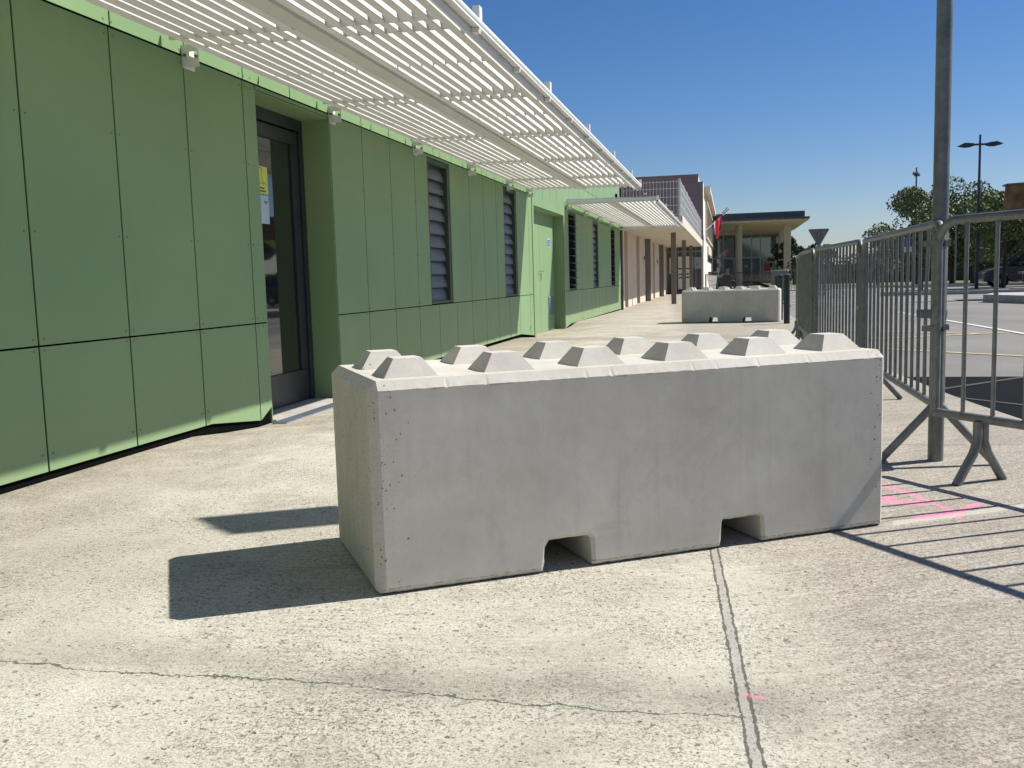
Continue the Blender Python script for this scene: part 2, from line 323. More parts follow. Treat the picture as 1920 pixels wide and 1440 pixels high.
    def seg(x0, y0, x1, y1, wd):
        L2 = (x1 - x0) ** 2 + (y1 - y0) ** 2; L = math.sqrt(L2)
        t = b.math('MULTIPLY_ADD', X, (x1 - x0) / L2, b.math('MULTIPLY_ADD', Y, (y1 - y0) / L2, -(x0 * (x1 - x0) + y0 * (y1 - y0)) / L2), clamp=True)
        ddx = b.math('SUBTRACT', X, b.math('MULTIPLY_ADD', t, x1 - x0, x0)); ddy = b.math('SUBTRACT', Y, b.math('MULTIPLY_ADD', t, y1 - y0, y0))
        d = b.math('SQRT', b.math('ADD', b.math('MULTIPLY', ddx, ddx), b.math('MULTIPLY', ddy, ddy)))
        return b.math('MULTIPLY', b.math('SUBTRACT', wd, b.math('ADD', d, pw)), 60.0, clamp=True)
    pk = None
    for a_ in ((0.60, 4.04, 0.70, 3.86, 0.026), (0.70, 3.86, 0.795, 3.58, 0.020), (0.655, 3.50, 0.80, 3.60, 0.028), (0.80, 3.60, 0.905, 3.735, 0.024),
               (0.55, 3.74, 0.685, 3.72, 0.042), (0.56, 3.84, 0.61, 3.80, 0.03), (0.785, 3.515, 0.797, 3.53, 0.022), (0.036, 1.945, 0.060, 1.938, 0.014)):
        q = seg(*a_); pk = q if pk is None else b.math('MAXIMUM', pk, q)
    pk = b.math('MULTIPLY', pk, b.ramp(b.noise(110, 5, 0.8), [(0.40, 0.15), (0.55, 1.0)]))
    c = b.mix(b.math('MULTIPLY', pk, 0.82), c, (0.88, 0.20, 0.42))
    h = b.math('SUBTRACT', b.math('MULTIPLY_ADD', fine, 0.5, b.math('MULTIPLY', sm, 0.5)), b.math('ADD', b.math('MULTIPLY', lines, 2.5), b.math('MULTIPLY', hs, 0.5)))
    b.bump(h, 0.9, 0.006)
    return b.out(c, 0.92)
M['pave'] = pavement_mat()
def asphalt(name, lo, hi, sp):
    b = NB(name); n1 = b.noise(0.35, 5, 0.6); v = b.voro(55); n2 = b.noise(3.0, 5, 0.6)
    c = b.mix(b.ramp(n1, [(0.35, 0.0), (0.68, 1.0)]), lo, hi)
    c = b.mix(b.math('MULTIPLY', b.ramp(v.outputs['Distance'], [(0.0, 1.0), (0.35, 0.0)]), sp), c, tuple(q * 1.7 for q in hi))
    c = b.mix(b.ramp(n2, [(0.55, 0.0), (0.75, 0.3)]), c, tuple(q * 0.6 for q in lo))
    b.bump(v.outputs['Distance'], 0.4, 0.004)
    return b.out(c, 0.9)
M['asphalt'] = asphalt('worn_asphalt', (0.165, 0.158, 0.143), (0.225, 0.214, 0.192), 0.5)
M['patch'] = asphalt('near_black_asphalt', (0.0038, 0.0040, 0.0060), (0.006, 0.0064, 0.009), 0.1)  # asphalt coloured near black, far darker than the rest of the road
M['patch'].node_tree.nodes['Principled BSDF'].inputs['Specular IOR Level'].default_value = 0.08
M['gravel'] = asphalt('grey_gravel_edge', (0.30, 0.28, 0.25), (0.42, 0.40, 0.36), 0.6)
M['kerb'] = simple('kerb_concrete', (0.42, 0.40, 0.36), 0.85, var=0.15, scale=4, bump=0.3)
M['yellow'] = simple('yellow_road_paint', (0.62, 0.49, 0.17), 0.8, var=0.3, scale=9)
M['yellowdim'] = simple('dark_yellow_paint', (0.045, 0.04, 0.02), 0.8, var=0.4, scale=9)  # yellow lines coloured very dark where they cross the near-black asphalt
M['wline'] = simple('white_road_paint', (0.62, 0.61, 0.57), 0.8, var=0.25, scale=9)
M['grass'] = simple('dry_grass', (0.14, 0.15, 0.055), 0.95, var=0.45, scale=1.2, bump=0.6, bscale=30)
M['far'] = simple('dry_ground', (0.22, 0.20, 0.13), 0.95, var=0.3, scale=0.05)
def foliage(name, a, b2, s=2.0):
    b = NB(name); n = b.noise(s, 3, 0.6); c = b.ramp(n, [(0.3, a), (0.7, b2)])
    return b.out(c, 0.75)
M['leaf'] = foliage('plane_tree_leaves', (0.075, 0.11, 0.034), (0.20, 0.235, 0.08), 0.9)
M['leafdk'] = foliage('conifer_needles', (0.018, 0.034, 0.016), (0.04, 0.07, 0.03), 1.5)
M['leafmid'] = foliage('hedge_leaves', (0.035, 0.055, 0.020), (0.08, 0.10, 0.04), 1.2)
M['bark'] = simple('bark', (0.06, 0.048, 0.035), 0.9, var=0.3, scale=8, bump=0.5)
M['lampm'] = simple('dark_blue_lamp_paint', (0.035, 0.045, 0.062), 0.5)
M['bollard'] = simple('dark_blue_grey_bollard', (0.018, 0.025, 0.031), 0.5)
M['signback'] = simple('grey_sign_back', (0.20, 0.195, 0.19), 0.6, 0.2)
M['blue'] = simple('blue_sign', (0.02, 0.06, 0.30), 0.4, var=0.05)
M['paper'] = simple('white_paper', (0.74, 0.74, 0.72), 0.7, var=0.03)
M['paperblue'] = simple('blue_white_paper', (0.42, 0.54, 0.72), 0.7, var=0.04)
M['paperyel'] = simple('yellow_paper', (0.62, 0.68, 0.12), 0.7, var=0.05)
M['ink'] = simple('black_ink', (0.02, 0.02, 0.02), 0.6)
M['red'] = simple('red_cloth', (0.75, 0.03, 0.05), 0.8, var=0.1)
M['navy'] = simple('navy_cloth', (0.02, 0.02, 0.16), 0.8, var=0.1)
M['carp'] = simple('grey_car_paint', (0.11, 0.105, 0.10), 0.28, 0.5, var=0.05)
M['carp2'] = simple('dark_car_paint', (0.05, 0.055, 0.07), 0.22, 0.5, var=0.05)
M['tyre'] = simple('tyre_rubber', (0.012, 0.012, 0.012), 0.85)
M['rim'] = simple('alloy_rim', (0.5, 0.5, 0.5), 0.3, 0.8)
M['black'] = simple('black_plastic', (0.010, 0.010, 0.011), 0.4)
M['tail'] = simple('red_tail_lens', (0.7, 0.08, 0.08), 0.2)
M['wood'] = simple('weathered_ochre_wood', (0.17, 0.095, 0.040), 0.8, var=0.75, scale=2.2, bump=0.4, bscale=12)
M['greenpaint'] = simple('dark_green_paint', (0.015, 0.10, 0.075), 0.5)
M['hill'] = simple('wooded_hill', (0.03, 0.04, 0.035), 0.95, var=0.3, scale=0.02)
M['mauve'] = simple('mauve_poster', (0.30, 0.27, 0.42), 0.7)
M['redp'] = simple('red_poster', (0.35, 0.05, 0.04), 0.7)
M['tealp'] = simple('teal_poster', (0.08, 0.22, 0.20), 0.7)

# ------------------------------------------------------------------ setting
def smooth(t): t = max(0.0, min(1.0, t)); return t * t * (3 - 2 * t)
def gz(x, y):
    z = -0.10 * smooth((y - 13) / 17)
    near = smooth((-1.9 - x) / 1.2)
    for a, b_, c_, d in ((4.9, 5.8, 7.6, 8.8), (13.9, 15.2, 18.6, 19.8)):
        z -= 0.075 * near * smooth((y - a) / (b_ - a)) * smooth((d - y) / (d - c_))
    return z
EDGE = [(-12, 2.4), (2, 2.05), (4.2, 1.78), (5.8, 1.63), (6.95, 1.5), (8.6, 1.37), (12, 1.31), (18, 1.28), (60, 1.26), (112, 1.26)]
def edge_x(y):
    for (a, b_), (c_, d) in zip(EDGE, EDGE[1:]):
        if a <= y <= c_: return b_ + (d - b_) * (y - a) / (c_ - a)
    return EDGE[-1][1]
ys = [-12 + 1.0 * i for i in range(13)] + [1 + 0.4 * i for i in range(60)] + [25 + 2.5 * i for i in range(35)] + [112]
ts = [0, .2, .35, .45, .52, .56, .6, .63, .66, .69, .72, .75, .8, .86, .92, .97, 1]
mb = MB(); NX = len(ts)
for y in ys:
    ex = edge_x(y)
    for t in ts:
        x = -14 + (ex + 14) * t; mb.v.append((x, y, gz(x, y)))
    mb.v.append((ex + 0.012, y, gz(ex, y) - 0.055))
R_ = NX + 1
for i in range(len(ys) - 1):
    for k in range(NX): mb.f.append((i * R_ + k, i * R_ + k + 1, (i + 1) * R_ + k + 1, (i + 1) * R_ + k))
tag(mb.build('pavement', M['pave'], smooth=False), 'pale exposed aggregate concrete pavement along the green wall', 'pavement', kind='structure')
mb = MB(); mb.quad((-16, -60, -0.17), (90, -60, -0.17), (90, 8, -0.17), (-16, 8, -0.17))
mb = MB()
ry = [-40, 0, 6, 12, 20, 30, 45, 60, 66]
for a, b_ in zip(ry, ry[1:]):
    za, zb_ = -0.034 + gz(5, a) * 0.6, -0.034 + gz(5, b_) * 0.6
    mb.quad((0.9, a, za), (90, a, za), (90, b_, zb_), (0.9, b_, zb_))
def rz(y): return -0.034 + gz(5, y) * 0.6
def roadz(y):
    for a, b_ in zip(ry, ry[1:]):
        if a <= y <= b_: return rz(a) + (rz(b_) - rz(a)) * (y - a) / (b_ - a)
    return rz(66)
tag(mb.build('road', M['asphalt']), 'grey worn asphalt car park and road', 'road', kind='structure')
N = 64; mb = MB()
mb.v = [(0, 0, -0.28)] + [(3000 * math.cos(2 * math.pi * k / N), 3000 * math.sin(2 * math.pi * k / N), -0.28) for k in range(N)]
mb.f = [(0, 1 + k, 1 + (k + 1) % N) for k in range(N)]
tag(mb.build('ground', M['far']), 'dry ground reaching the horizon', 'ground', kind='structure')
mb = MB(); mb.quad((3, 62, -0.085), (90, 58, -0.085), (90, 140, -0.085), (3, 140, -0.085))
tag(mb.build('grass_verge', M['grass']), 'green and straw coloured grass beyond the road', 'grass', kind='structure')
# asphalt coloured near black beside the pavement, following its edge
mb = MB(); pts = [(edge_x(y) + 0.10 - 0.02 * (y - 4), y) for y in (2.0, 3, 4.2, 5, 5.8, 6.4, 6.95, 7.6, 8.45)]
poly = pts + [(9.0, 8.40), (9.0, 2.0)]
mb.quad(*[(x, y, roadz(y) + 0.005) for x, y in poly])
tag(mb.build('dark_asphalt', M['patch']), 'near-black asphalt area beside the pavement edge', 'road', kind='structure')
mb = MB()
for i in range(len(pts) - 1):
    (xa, ya), (xb, yb) = pts[i], pts[i + 1]
    mb.quad((edge_x(ya) + .01, ya, roadz(ya) + .009), (xa + .02, ya, roadz(ya) + .009), (xb + .02, yb, roadz(yb) + .009), (edge_x(yb) + .01, yb, roadz(yb) + .009))
tag(mb.build('gravel_edge', M['gravel']), 'narrow grey gravel strip between pavement and black asphalt', 'gravel', kind='structure')
def strip(name, P, Q, wd, mat, label, cat='road marking', dz=0.009):
    P = Vector(P); Q = Vector(Q); d = (Q - P); d.z = 0; n_ = Vector((-d.y, d.x, 0)).normalized() * wd / 2
    m = MB(); K = 6
    for k in range(K):
        a = P.lerp(Q, k / K); c_ = P.lerp(Q, (k + 1) / K)
        m.quad(*[(q.x, q.y, roadz(q.y) + dz) for q in (a - n_, a + n_, c_ + n_, c_ - n_)])
    return tag(m.build(name, mat), label, cat, kind='structure')
strip('road_marking', (1.40, 7.25, 0), (3.2, 5.05, 0), 0.045, M['yellowdim'], 'dim yellow line across the black asphalt')
strip('road_marking', (1.35, 7.35, 0), (4.2, 10.3, 0), 0.05, M['yellowdim'], 'second dim yellow line on the black asphalt')
strip('road_marking', (1.75, 11.45, 0), (4.6, 8.7, 0), 0.06, M['yellow'], 'yellow bay line nearest the black asphalt')
strip('road_marking', (1.5, 13.0, 0), (3.75, 14.2, 0), 0.07, M['yellow'], 'short yellow line behind the barriers')
strip('road_marking', (1.6, 15.2, 0), (3.4, 14.0, 0), 0.07, M['yellow'], 'thin yellow line crossing behind the barriers')
strip('road_marking', (3.6, 22.0, 0), (3.95, 11.0, 0), 0.09, M['wline'], 'long white line on the car park')
strip('road_marking', (1.5, 30.6, 0), (8.0, 30.6, 0), 0.25, M['wline'], 'white stop line across the road')
strip('road_marking', (1.5, 33.2, 0), (8.0, 33.0, 0), 0.22, M['wline'], 'second white line across the road')
# kerbed island and far kerbs
mb = MB(); mb.prism([(6.75, 28.0), (7.3, 26.0), (16, 25.0), (16, 30.2), (8.2, 31.2)], 'z', -0.12, 0.13)
t = mb.build('kerb_island', M['kerb'], bevel=0.02); tag(t, 'raised kerb island with a strip of grass on the car park', 'kerb', kind='structure')
mb = MB(); mb.prism([(8.6, 27.0), (16, 26.0), (16, 29.6), (9.0, 30.3)], 'z', 0.13, 0.165)
tag(mb.build('grass_patch', M['grass']), 'grass on the kerb island', 'grass', kind='structure')
for (x0, y0, x1, y1) in ((5.5, 37.2, 30, 35.2), (8.5, 52.0, 40, 50.5)):
    mb = MB(); mb.prism([(x0, y0), (x1, y1), (x1, y1 + .25), (x0, y0 + .25)], 'z', -0.12, 0.05)
    tag(mb.build('kerb', M['kerb']), 'low kerb across the road at %d metres' % y0 if False else ('low far kerb before the parked cars' if y0 < 40 else 'pale kerb line in front of the grass'), 'kerb', kind='structure')
# hill behind the viewer (seen mirrored in the hall glass)
mb = MB(); K = 60
for k in range(K + 1):
    a = math.pi * (1.15 + 0.7 * k / K); r0, r1 = 520, 760
    hh = 42 + 26 * math.sin(k * 0.33) + 14 * math.sin(k * 0.9 + 1) + 5 * math.sin(k * 2.3)
    mb.v += [(r0 * math.cos(a), r0 * math.sin(a), -1), (0.5 * (r0 + r1) * math.cos(a), 0.5 * (r0 + r1) * math.sin(a), hh), (r1 * math.cos(a), r1 * math.sin(a), -1)]
for k in range(K):
    for j in (0, 1): mb.f.append((k * 3 + j, (k + 1) * 3 + j, (k + 1) * 3 + j + 1, k * 3 + j + 1))
tag(mb.build('hills', M['hill'], smooth=True), 'low wooded hills', 'hills', kind='structure')

# ------------------------------------------------------------------ green clad building
GX = -3.11
G = empty('green_building', (GX, 12, 0), label='low building clad in green panels with glass door, louvre windows and white louvred canopies', cat='building')
def loc(o):   # parts are authored in world coordinates
    o.matrix_parent_inverse = Matrix.Translation(-Vector(o.parent.location)) if o.parent and o.parent.type == 'EMPTY' and not o.parent.rotation_euler.z else Matrix.Identity(4)
    return o
def part(mbx, name, mat, parent, **k):
    sm = k.pop('smooth', False); bv = k.pop('bevel', 0.0)
    o = mbx.build(name, mat, parent, smooth=sm, bevel=bv)
    if parent.type == 'EMPTY': loc(o)
    tag(o, **k); return o
# openings: y0,y1,z0,z1,depth
D1 = (5.985, 7.215, -0.3, 2.20, 0.31); D2 = (15.28, 18.15, -0.3, 2.07, 0.20)
WIN = [(9.72, 10.54), (13.20, 14.02), (18.77, 19.72), (22.27, 23.20), (25.77, 26.65)]
WZ0, WZ1 = 0.640, 2.20
def zbot(y):
    for a, b_, s_ in ((5.2, 5.975, 1), (14.17, 15.28, 1)):
        if a <= y <= b_: return 0.045 - 0.09 * (y - a) / (b_ - a)
    if 7.2 <= y <= 8.3: return -0.045 + 0.09 * (y - 7.2) / 1.1
    if 18.15 <= y <= 18.9: return -0.09 + 0.06 * (y - 18.15) / 0.75
    if y > 18.9: return -0.03 - 0.003 * (y - 18.9)
    return 0.045
J = 0.0060
jy = [-3.1, -2.4, -1.72, -1.03, -0.35, 0.34, 1.02, 1.71, 2.39, 3.077, 3.755, 4.440, 5.127, 5.815, 5.985]
segL = [(a, b_) for a, b_ in zip(jy, jy[1:])]
jy2 = [7.215, 7.893, 8.585, 9.30, 9.99, 10.68, 11.37, 12.06, 12.75, 13.44, 14.13, 14.90, 15.28]
segL += list(zip(jy2, jy2[1:]))
jy3 = [18.15, 18.72, 19.76, 20.45, 21.14, 21.83, 22.52, 23.21, 23.9, 24.6, 25.3, 26.0, 26.7, 27.4, 28.0]
segL += list(zip(jy3, jy3[1:]))
segM = list(zip(jy, jy[1:])) + [(7.215, 7.893), (7.893, 8.585), (8.585, 9.30), (9.30, 9.72), (10.54, 11.37), (11.37, 12.06), (12.06, 12.75), (12.75, 13.20), (14.02, 14.90), (14.90, 15.28),
        (18.15, 18.77), (19.72, 20.45), (20.45, 21.3), (21.3, 22.27), (23.20, 23.9), (23.9, 24.8), (24.8, 25.77), (26.65, 27.4), (27.4, 28.0)]
jt = [-3.1 + 0.687 * k for k in range(46)]
segT = [(a, b_) for a, b_ in zip(jt, jt[1:]) if b_ < 28.1] + [(jt[45] if jt[45] < 27.9 else 27.82, 28.0)]
cl = MB()
T = 0.006
def panel(a, b_, z0f, z1):
    # chamfer-free sheet with small gaps; bottom edge follows z0f
    a += J; b_ -= J; ks = [a] + [k for k in (5.2, 8.3, 14.17, 18.9) if a < k < b_] + [b_]
    pl = [(k, z0f(k)) for k in ks] + [(b_, z1), (a, z1)]
    cl.prism(pl, 'x', GX - T, GX)
for a, b_ in segL: panel(a, b_, zbot, 0.6275)
for a, b_ in segM: panel(a, b_, lambda y: 0.6365, 2.228)
for a, b_ in WIN: panel(a, b_, lambda y: WZ1 + 0.004, 2.228)
panel(5.985, 7.215, lambda y: 2.205, 2.228)
panel(D2[0], D2[1], lambda y: 2.075, 2.228)
for a, b_ in segT:
    panel(a, b_, lambda y: 2.240, 2.80); panel(a, b_, lambda y: 2.809, 3.63)
# reveals of the two door openings and window jambs, corner trim
cl.box(GX - 0.31, GX - 0.004, 7.205, 7.214, -0.12, 2.2); cl.box(GX - 0.31, GX - 0.004, 5.986, 5.995, -0.12, 2.2)
cl.box(GX - 0.31, GX - 0.004, 5.996, 7.204, 2.192, 2.2)
cl.box(GX - 0.20, GX - 0.004, 18.14, 18.149, -0.12, 2.07); cl.box(GX - 0.20, GX - 0.004, 15.281, 15.29, -0.12, 2.07); cl.box(GX - 0.20, GX - 0.004, 15.291, 18.139, 2.062, 2.07)
cl.box(GX - 0.001, GX + 0.012, 15.16, 15.275, -0.06, 2.235); cl.box(GX - 0.001, GX + 0.012, 18.155, 18.27, -0.06, 2.235); cl.box(GX - 0.001, GX + 0.012, 15.276, 18.154, 2.08, 2.235)
bk = MB()
def solid(a, b_, z0, z1): bk.box(-9.5, GX - T - 0.012, a, b_, z0, z1)
cuts = sorted([(D1[0], D1[1], D1[2], D1[3])] + [(D2[0], D2[1], D2[2], D2[3])] + [(a, b_, WZ0, WZ1) for a, b_ in WIN])
yy = -3.1
for a, b_, z0, z1 in cuts:
    solid(yy, a, -0.3, 2.2); yy = b_
    bk.box(-9.5, GX - T - 0.012, a, b_, z1 + 0.006, 2.2 + 0.012)
    if z0 > 0: bk.box(-9.5, GX - T - 0.012, a, b_, -0.3, z0 - 0.004)
solid(yy, 28.0, -0.3, 2.2); bk.box(-9.5, GX - T - 0.012, -3.1, 28.0, 2.212, 3.62)
for a, b_ in WIN: bk.box(-9.5, GX - 0.18, a, b_, WZ0, WZ1)
part(bk, 'inner_wall', M['dark'], G)
mb = MB(); mb.box(-9.8, GX + 0.03, -3.2, 28.06, 3.635, 3.70)
part(mb, 'roof', M['green'], G)
# rivets near the panel joints
rv = MB()
def riv(y, z, r=0.0055):
    n_ = 8; rv.add([(GX + 0.0025, y + r * math.cos(t), z + r * math.sin(t)) for t in [2 * math.pi * k / n_ for k in range(n_)]] + [(GX - 0.001, y + r * math.cos(t), z + r * math.sin(t)) for t in [2 * math.pi * k / n_ for k in range(n_)]],
               [tuple(range(n_))] + [(k, k + n_, (k + 1) % n_ + n_, (k + 1) % n_) for k in range(n_)])
for y in [k for k in jy if k > 2.2 and k < 5.9] + [5.96] + [7.893, 8.585, 9.30, 11.37, 12.06, 12.75, 14.9]:
    for z_ in (0.125, 0.61, 0.664, 1.16, 1.692, 2.19, 2.262, 2.75):
        if z_ == 0.125 and 5.3 < y < 9: z_ = 0.09
        riv(y - 0.034, z_); riv(y + 0.034, z_) if abs(y - 5.96) > 0.01 else None
nf = len(cl.f); cl.add(rv.v, rv.f)
clo = part(cl, 'cladding', M['green'], G); clo.data.materials.append(M['rivet'])
for p_ in clo.data.polygons[nf:]: p_.material_index = 1
# glass entrance door
fx = GX - 0.235
dr = MB()
dr.box(fx - 0.05, fx, 5.996, 7.204, 2.10, 2.191)                 # head of the frame
dr.box(fx - 0.05, fx, 7.135, 7.204, -0.10, 2.098); dr.box(fx - 0.05, fx, 5.996, 6.06, -0.10, 2.098)
door = part(dr, 'glass_door', M['anth'], G, bevel=0.003)
lf = MB(); lx = fx - 0.012
lf.box(lx - 0.035, lx, 6.07, 7.125, 1.985, 2.088); lf.box(lx - 0.035, lx, 6.07, 7.125, -0.045, 0.205)
lf.box(lx - 0.035, lx, 7.01, 7.125, 0.207, 1.983); lf.box(lx - 0.035, lx, 6.07, 6.17, 0.207, 1.983)
part(lf, 'door_leaf', M['anth'], door, bevel=0.003)
gp = MB(); gp.box(lx - 0.024, lx - 0.016, 6.171, 7.009, 0.208, 1.982); part(gp, 'glass_pane', M['glass'], door)
th = MB(); th.box(fx - 0.06, GX + 0.02, 5.997, 7.203, -0.14, -0.050)
part(th, 'door_sill', M['kerb'], G)
gt = MB(); gt.box(GX + 0.022, GX + 0.13, 5.93, 7.30, -0.10, -0.062)
for k in range(45): gt.box(GX + 0.026, GX + 0.126, 5.945 + 0.03 * k, 5.955 + 0.03 * k, -0.062, -0.056)
part(gt, 'drain_grating', M['steelgrey'], G)
# service double door
sx = GX - 0.19
sd = MB(); sd.box(sx - 0.04, sx, 15.292, 16.70, -0.085, 2.061); sd.box(sx - 0.04, sx, 16.712, 18.138, -0.085, 2.061)
for p_ in sd.pieces(): sdo = part(p_, 'service_door', M['green'], G)
sd = MB()
for y in (16.62, 16.80): sd.tube([(sx, y, 1.02), (sx + 0.05, y, 1.02)], 0.009); sd.tube([(sx + 0.05, y - 0.02, 1.02), (sx + 0.05, y + (0.10 if y > 16.7 else -0.10), 1.02)], 0.009)
sd.box(sx, sx + 0.012, 16.76, 16.80, 0.86, 0.98)
pc_ = sd.pieces()
for g_ in (pc_[0:2], pc_[2:5]):
    q_ = MB()
    for x_ in g_: q_.add(x_.v, x_.f)
    part(q_, 'door_handle', M['rim'], sdo)
vg = MB()
for k in range(11): vg.prism([(sx + 0.002, 0.20 + 0.032 * k), (sx + 0.03, 0.205 + 0.032 * k), (sx + 0.006, 0.226 + 0.032 * k)], 'y', 17.45, 17.95)
vg.box(sx, sx + 0.004, 17.42, 17.98, 0.18, 0.57)
part(vg, 'vent_grille', M['steelgrey'], sdo)
pg = MB(); pg.box(sx + 0.001, sx + 0.006, 17.46, 17.72, 1.47, 1.625); pict = part(pg, 'pictogram_sign', M['paper'], sdo)
pg = MB(); pg.box(sx + 0.006, sx + 0.008, 17.48, 17.70, 1.485, 1.61); part(pg, 'sign_field', M['blue'], pict) if False else None
fb = MB(); fb.box(sx + 0.0065, sx + 0.0085, 17.475, 17.705, 1.483, 1.612)
o = part(fb, 'sign_field', M['blue'], sdo)
fb = MB(); X0 = sx + 0.0088
fb.box(X0, X0 + .001, 17.60, 17.63, 1.575, 1.60); fb.box(X0, X0 + .001, 17.60, 17.63, 1.525, 1.57); fb.box(X0, X0 + .001, 17.60, 17.665, 1.515, 1.53)
fb.box(X0, X0 + .001, 17.655, 17.675, 1.495, 1.53); fb.box(X0, X0 + .001, 17.51, 17.525, 1.51, 1.59)
many(fb, 'sign_symbol', M['paper'], sdo)
# louvre windows
for wi, (a, b_) in enumerate(WIN):
    f = MB(); x0, x1 = GX - 0.14, GX - 0.006
    f.box(x0, x1, a + .002, a + 0.045, WZ0, WZ1); f.box(x0, x1, b_ - 0.085, b_ - 0.002, WZ0, WZ1)
    f.box(x0, x1 - .004, a + .046, b_ - .086, WZ1 - 0.05, WZ1 - .001); f.box(x0, x1 - .004, a + .046, b_ - .086, WZ0, WZ0 + 0.03)
    wd = part(f, 'louvre_window', M['winframe'], G)
    s_ = MB(); nb = 10; ph = (WZ1 - 0.06 - WZ0 - 0.03) / nb
    tilt = math.radians(74 if wi not in (2, 4) else 12)
    for k in range(nb):
        zc = WZ0 + 0.035 + ph * (k + 0.5); L = ph * (1.10 if wi not in (2, 4) else 1.0); cx = GX - 0.068 if wi not in (2, 4) else GX + 0.01
        dx, dz = math.cos(tilt) * L / 2, math.sin(tilt) * L / 2; tx, tz = math.sin(tilt) * 0.006, math.cos(tilt) * 0.006
        # blade: lower edge towards the outside, gently cambered
        cb = 0.012
        s_.prism([(cx + dx, zc - dz), (cx + dx * .3 + tx * cb / .006, zc - dz * .3 + tz), (cx - dx, zc + dz), (cx - dx - tx, zc + dz - tz), (cx + dx - tx, zc - dz - tz)], 'y', a + 0.05, b_ - 0.09)
    part(s_, 'louvre_blades', M['louvre'], wd)
# downpipe at the far corner
dp = MB(); dp.box(GX - 0.02, GX + 0.06, 28.06, 28.22, -0.12, 3.6); part(dp, 'downpipe', M['slate'], G, bevel=0.01)
dp = MB(); dp.box(GX + 0.002, GX + 0.05, 26.9, 27.05, 2.45, 3.2); part(dp, 'vent_slot', M['dark'], G)

def canopy(y0, y1, zb, brackets, fascia, cz=0.0):
    # the grid falls slightly towards its outer edge
    SL = 0.0150
    def mp(X):
        x = X
        for _ in range(6): x = X * (zb - SL * (x + 3.11) - 0.876) / (zb - 0.876)
        return x, -SL * (x + 3.11)
    sl = MB()
    xs = [-2.985 + 0.0815 * k for k in range(9)] + [-2.135 + 0.0815 * k for k in range(9)]
    for X in xs:
        x, dz = mp(X); x += random.uniform(-0.0015, 0.0015); dz += random.uniform(-0.0008, 0.0008)
        sl.prism([(x - 0.021, zb + dz + 0.004), (x, zb + dz + 0.022), (x - 0.019, zb + dz + 0.099), (x - 0.040, zb + dz + 0.083)], 'y', y0, y1)
    x, dz = mp(-2.24); sl.box(x - 0.052, x + 0.052, y0, y1, zb + dz + 0.002, zb + dz + 0.10)
    c_ = part(sl, 'louvre_canopy', M['white'], G)
    cb = MB(); xe, de = mp(-1.448)
    def cross(ya, yb, lo, hi): cb.prism([(-3.07, zb + lo - 0.001), (xe - .002, zb + de + lo), (xe - .002, zb + de + hi), (-3.07, zb + hi - 0.001)], 'y', ya, yb)
    for y in brackets:
        cross(y - 0.19, y - 0.178, 0.014 + cz * 1.4, 0.085)
        cross(y + 0.065, y + 0.086, 0.030 + cz, 0.094)
        if y + 1.03 < y1: cross(y + 0.955, y + 0.961, 0.044 + cz * .5, 0.09)
    many(cb, 'cross_beam', M['white'], c_)
    eb = MB()
    eb.box(xe, xe + 0.020, y0, y1, zb + de - 0.028, zb + de + 0.084)
    xb, db = mp(-1.392); eb.box(xb, xb + 0.012, y0, y1, zb + db - 0.044, zb + db + 0.020)
    if fascia: eb.box(-3.09, xb + 0.03, y0 - 0.05, y0 - 0.02, zb - 0.02, zb + 0.065); eb.box(-3.09, xb + 0.01, y1, y1 + 0.03, zb - 0.05, zb + 0.05)
    part(eb, 'edge_beam', M['white'], c_)
    xr, dr_ = mp(-1.352); zr = zb + dr_
    rl = MB(); rl.box(xr - 0.018, xr + 0.018, y0, y1, zr + 0.002, zr + 0.026); rl.tube([(xr, y0, zr + 0.031), (xr, y1, zr + 0.031)], 0.025, 12)
    part(rl, 'edge_rail', M['white'], c_, smooth=True)
    for y in brackets:
        br = MB()
        z0_, z1_ = zb - 0.098, zb + 0.03
        br.box(GX + 0.001, GX + 0.040, y - 0.003, y + 0.003, z0_, z1_); br.box(GX + 0.041, GX + 0.108, y - 0.003, y + 0.003, z0_, z0_ + 0.050)
        br.box(GX + 0.041, GX + 0.108, y - 0.003, y + 0.003, zb - 0.010, z1_); br.box(GX + 0.101, GX + 0.108, y - 0.003, y + 0.003, z0_ + 0.051, zb - 0.011)
        br.box(GX + 0.001, GX + 0.008, y + 0.004, y + 0.12, z0_, z1_)
        bo = MB()
        for dx, dz in ((0.022, -0.030), (0.094, -0.040)): bo.tube([(GX + dx, y - 0.012, zb + dz), (GX + dx, y - 0.0035, zb + dz)], 0.0095, 8)
        many(bo, 'bolt', M['bolt'], c_)
        part(br, 'wall_bracket', M['white'], c_)
        br = MB(); br.box(xr - .022, xr + .018, y - 0.005, y + 0.055, zr + 0.03, zr + 0.120)
        br.prism([(xr - .028, zr), (xr + .020, zr), (xr + .012, zr - .024), (xr - .026, zr - .024)], 'y', y - 0.02, y + 0.03)
        br.prism([(xr - .028, zr), (xr + .020, zr), (xr + .012, zr - .024), (xr - .026, zr - .024)], 'y', y + 1.0, y + 1.04)
        many(br, 'edge_bracket', M['white'], c_)
canopy(-3.0, 14.85, 2.262, [5.12 - 2.07, 5.12, 7.20, 9.27, 11.34, 13.42, 14.8], False)
canopy(18.50, 28.3, 2.325, [18.6, 20.9, 23.2, 25.5, 27.8], True, 0.032)

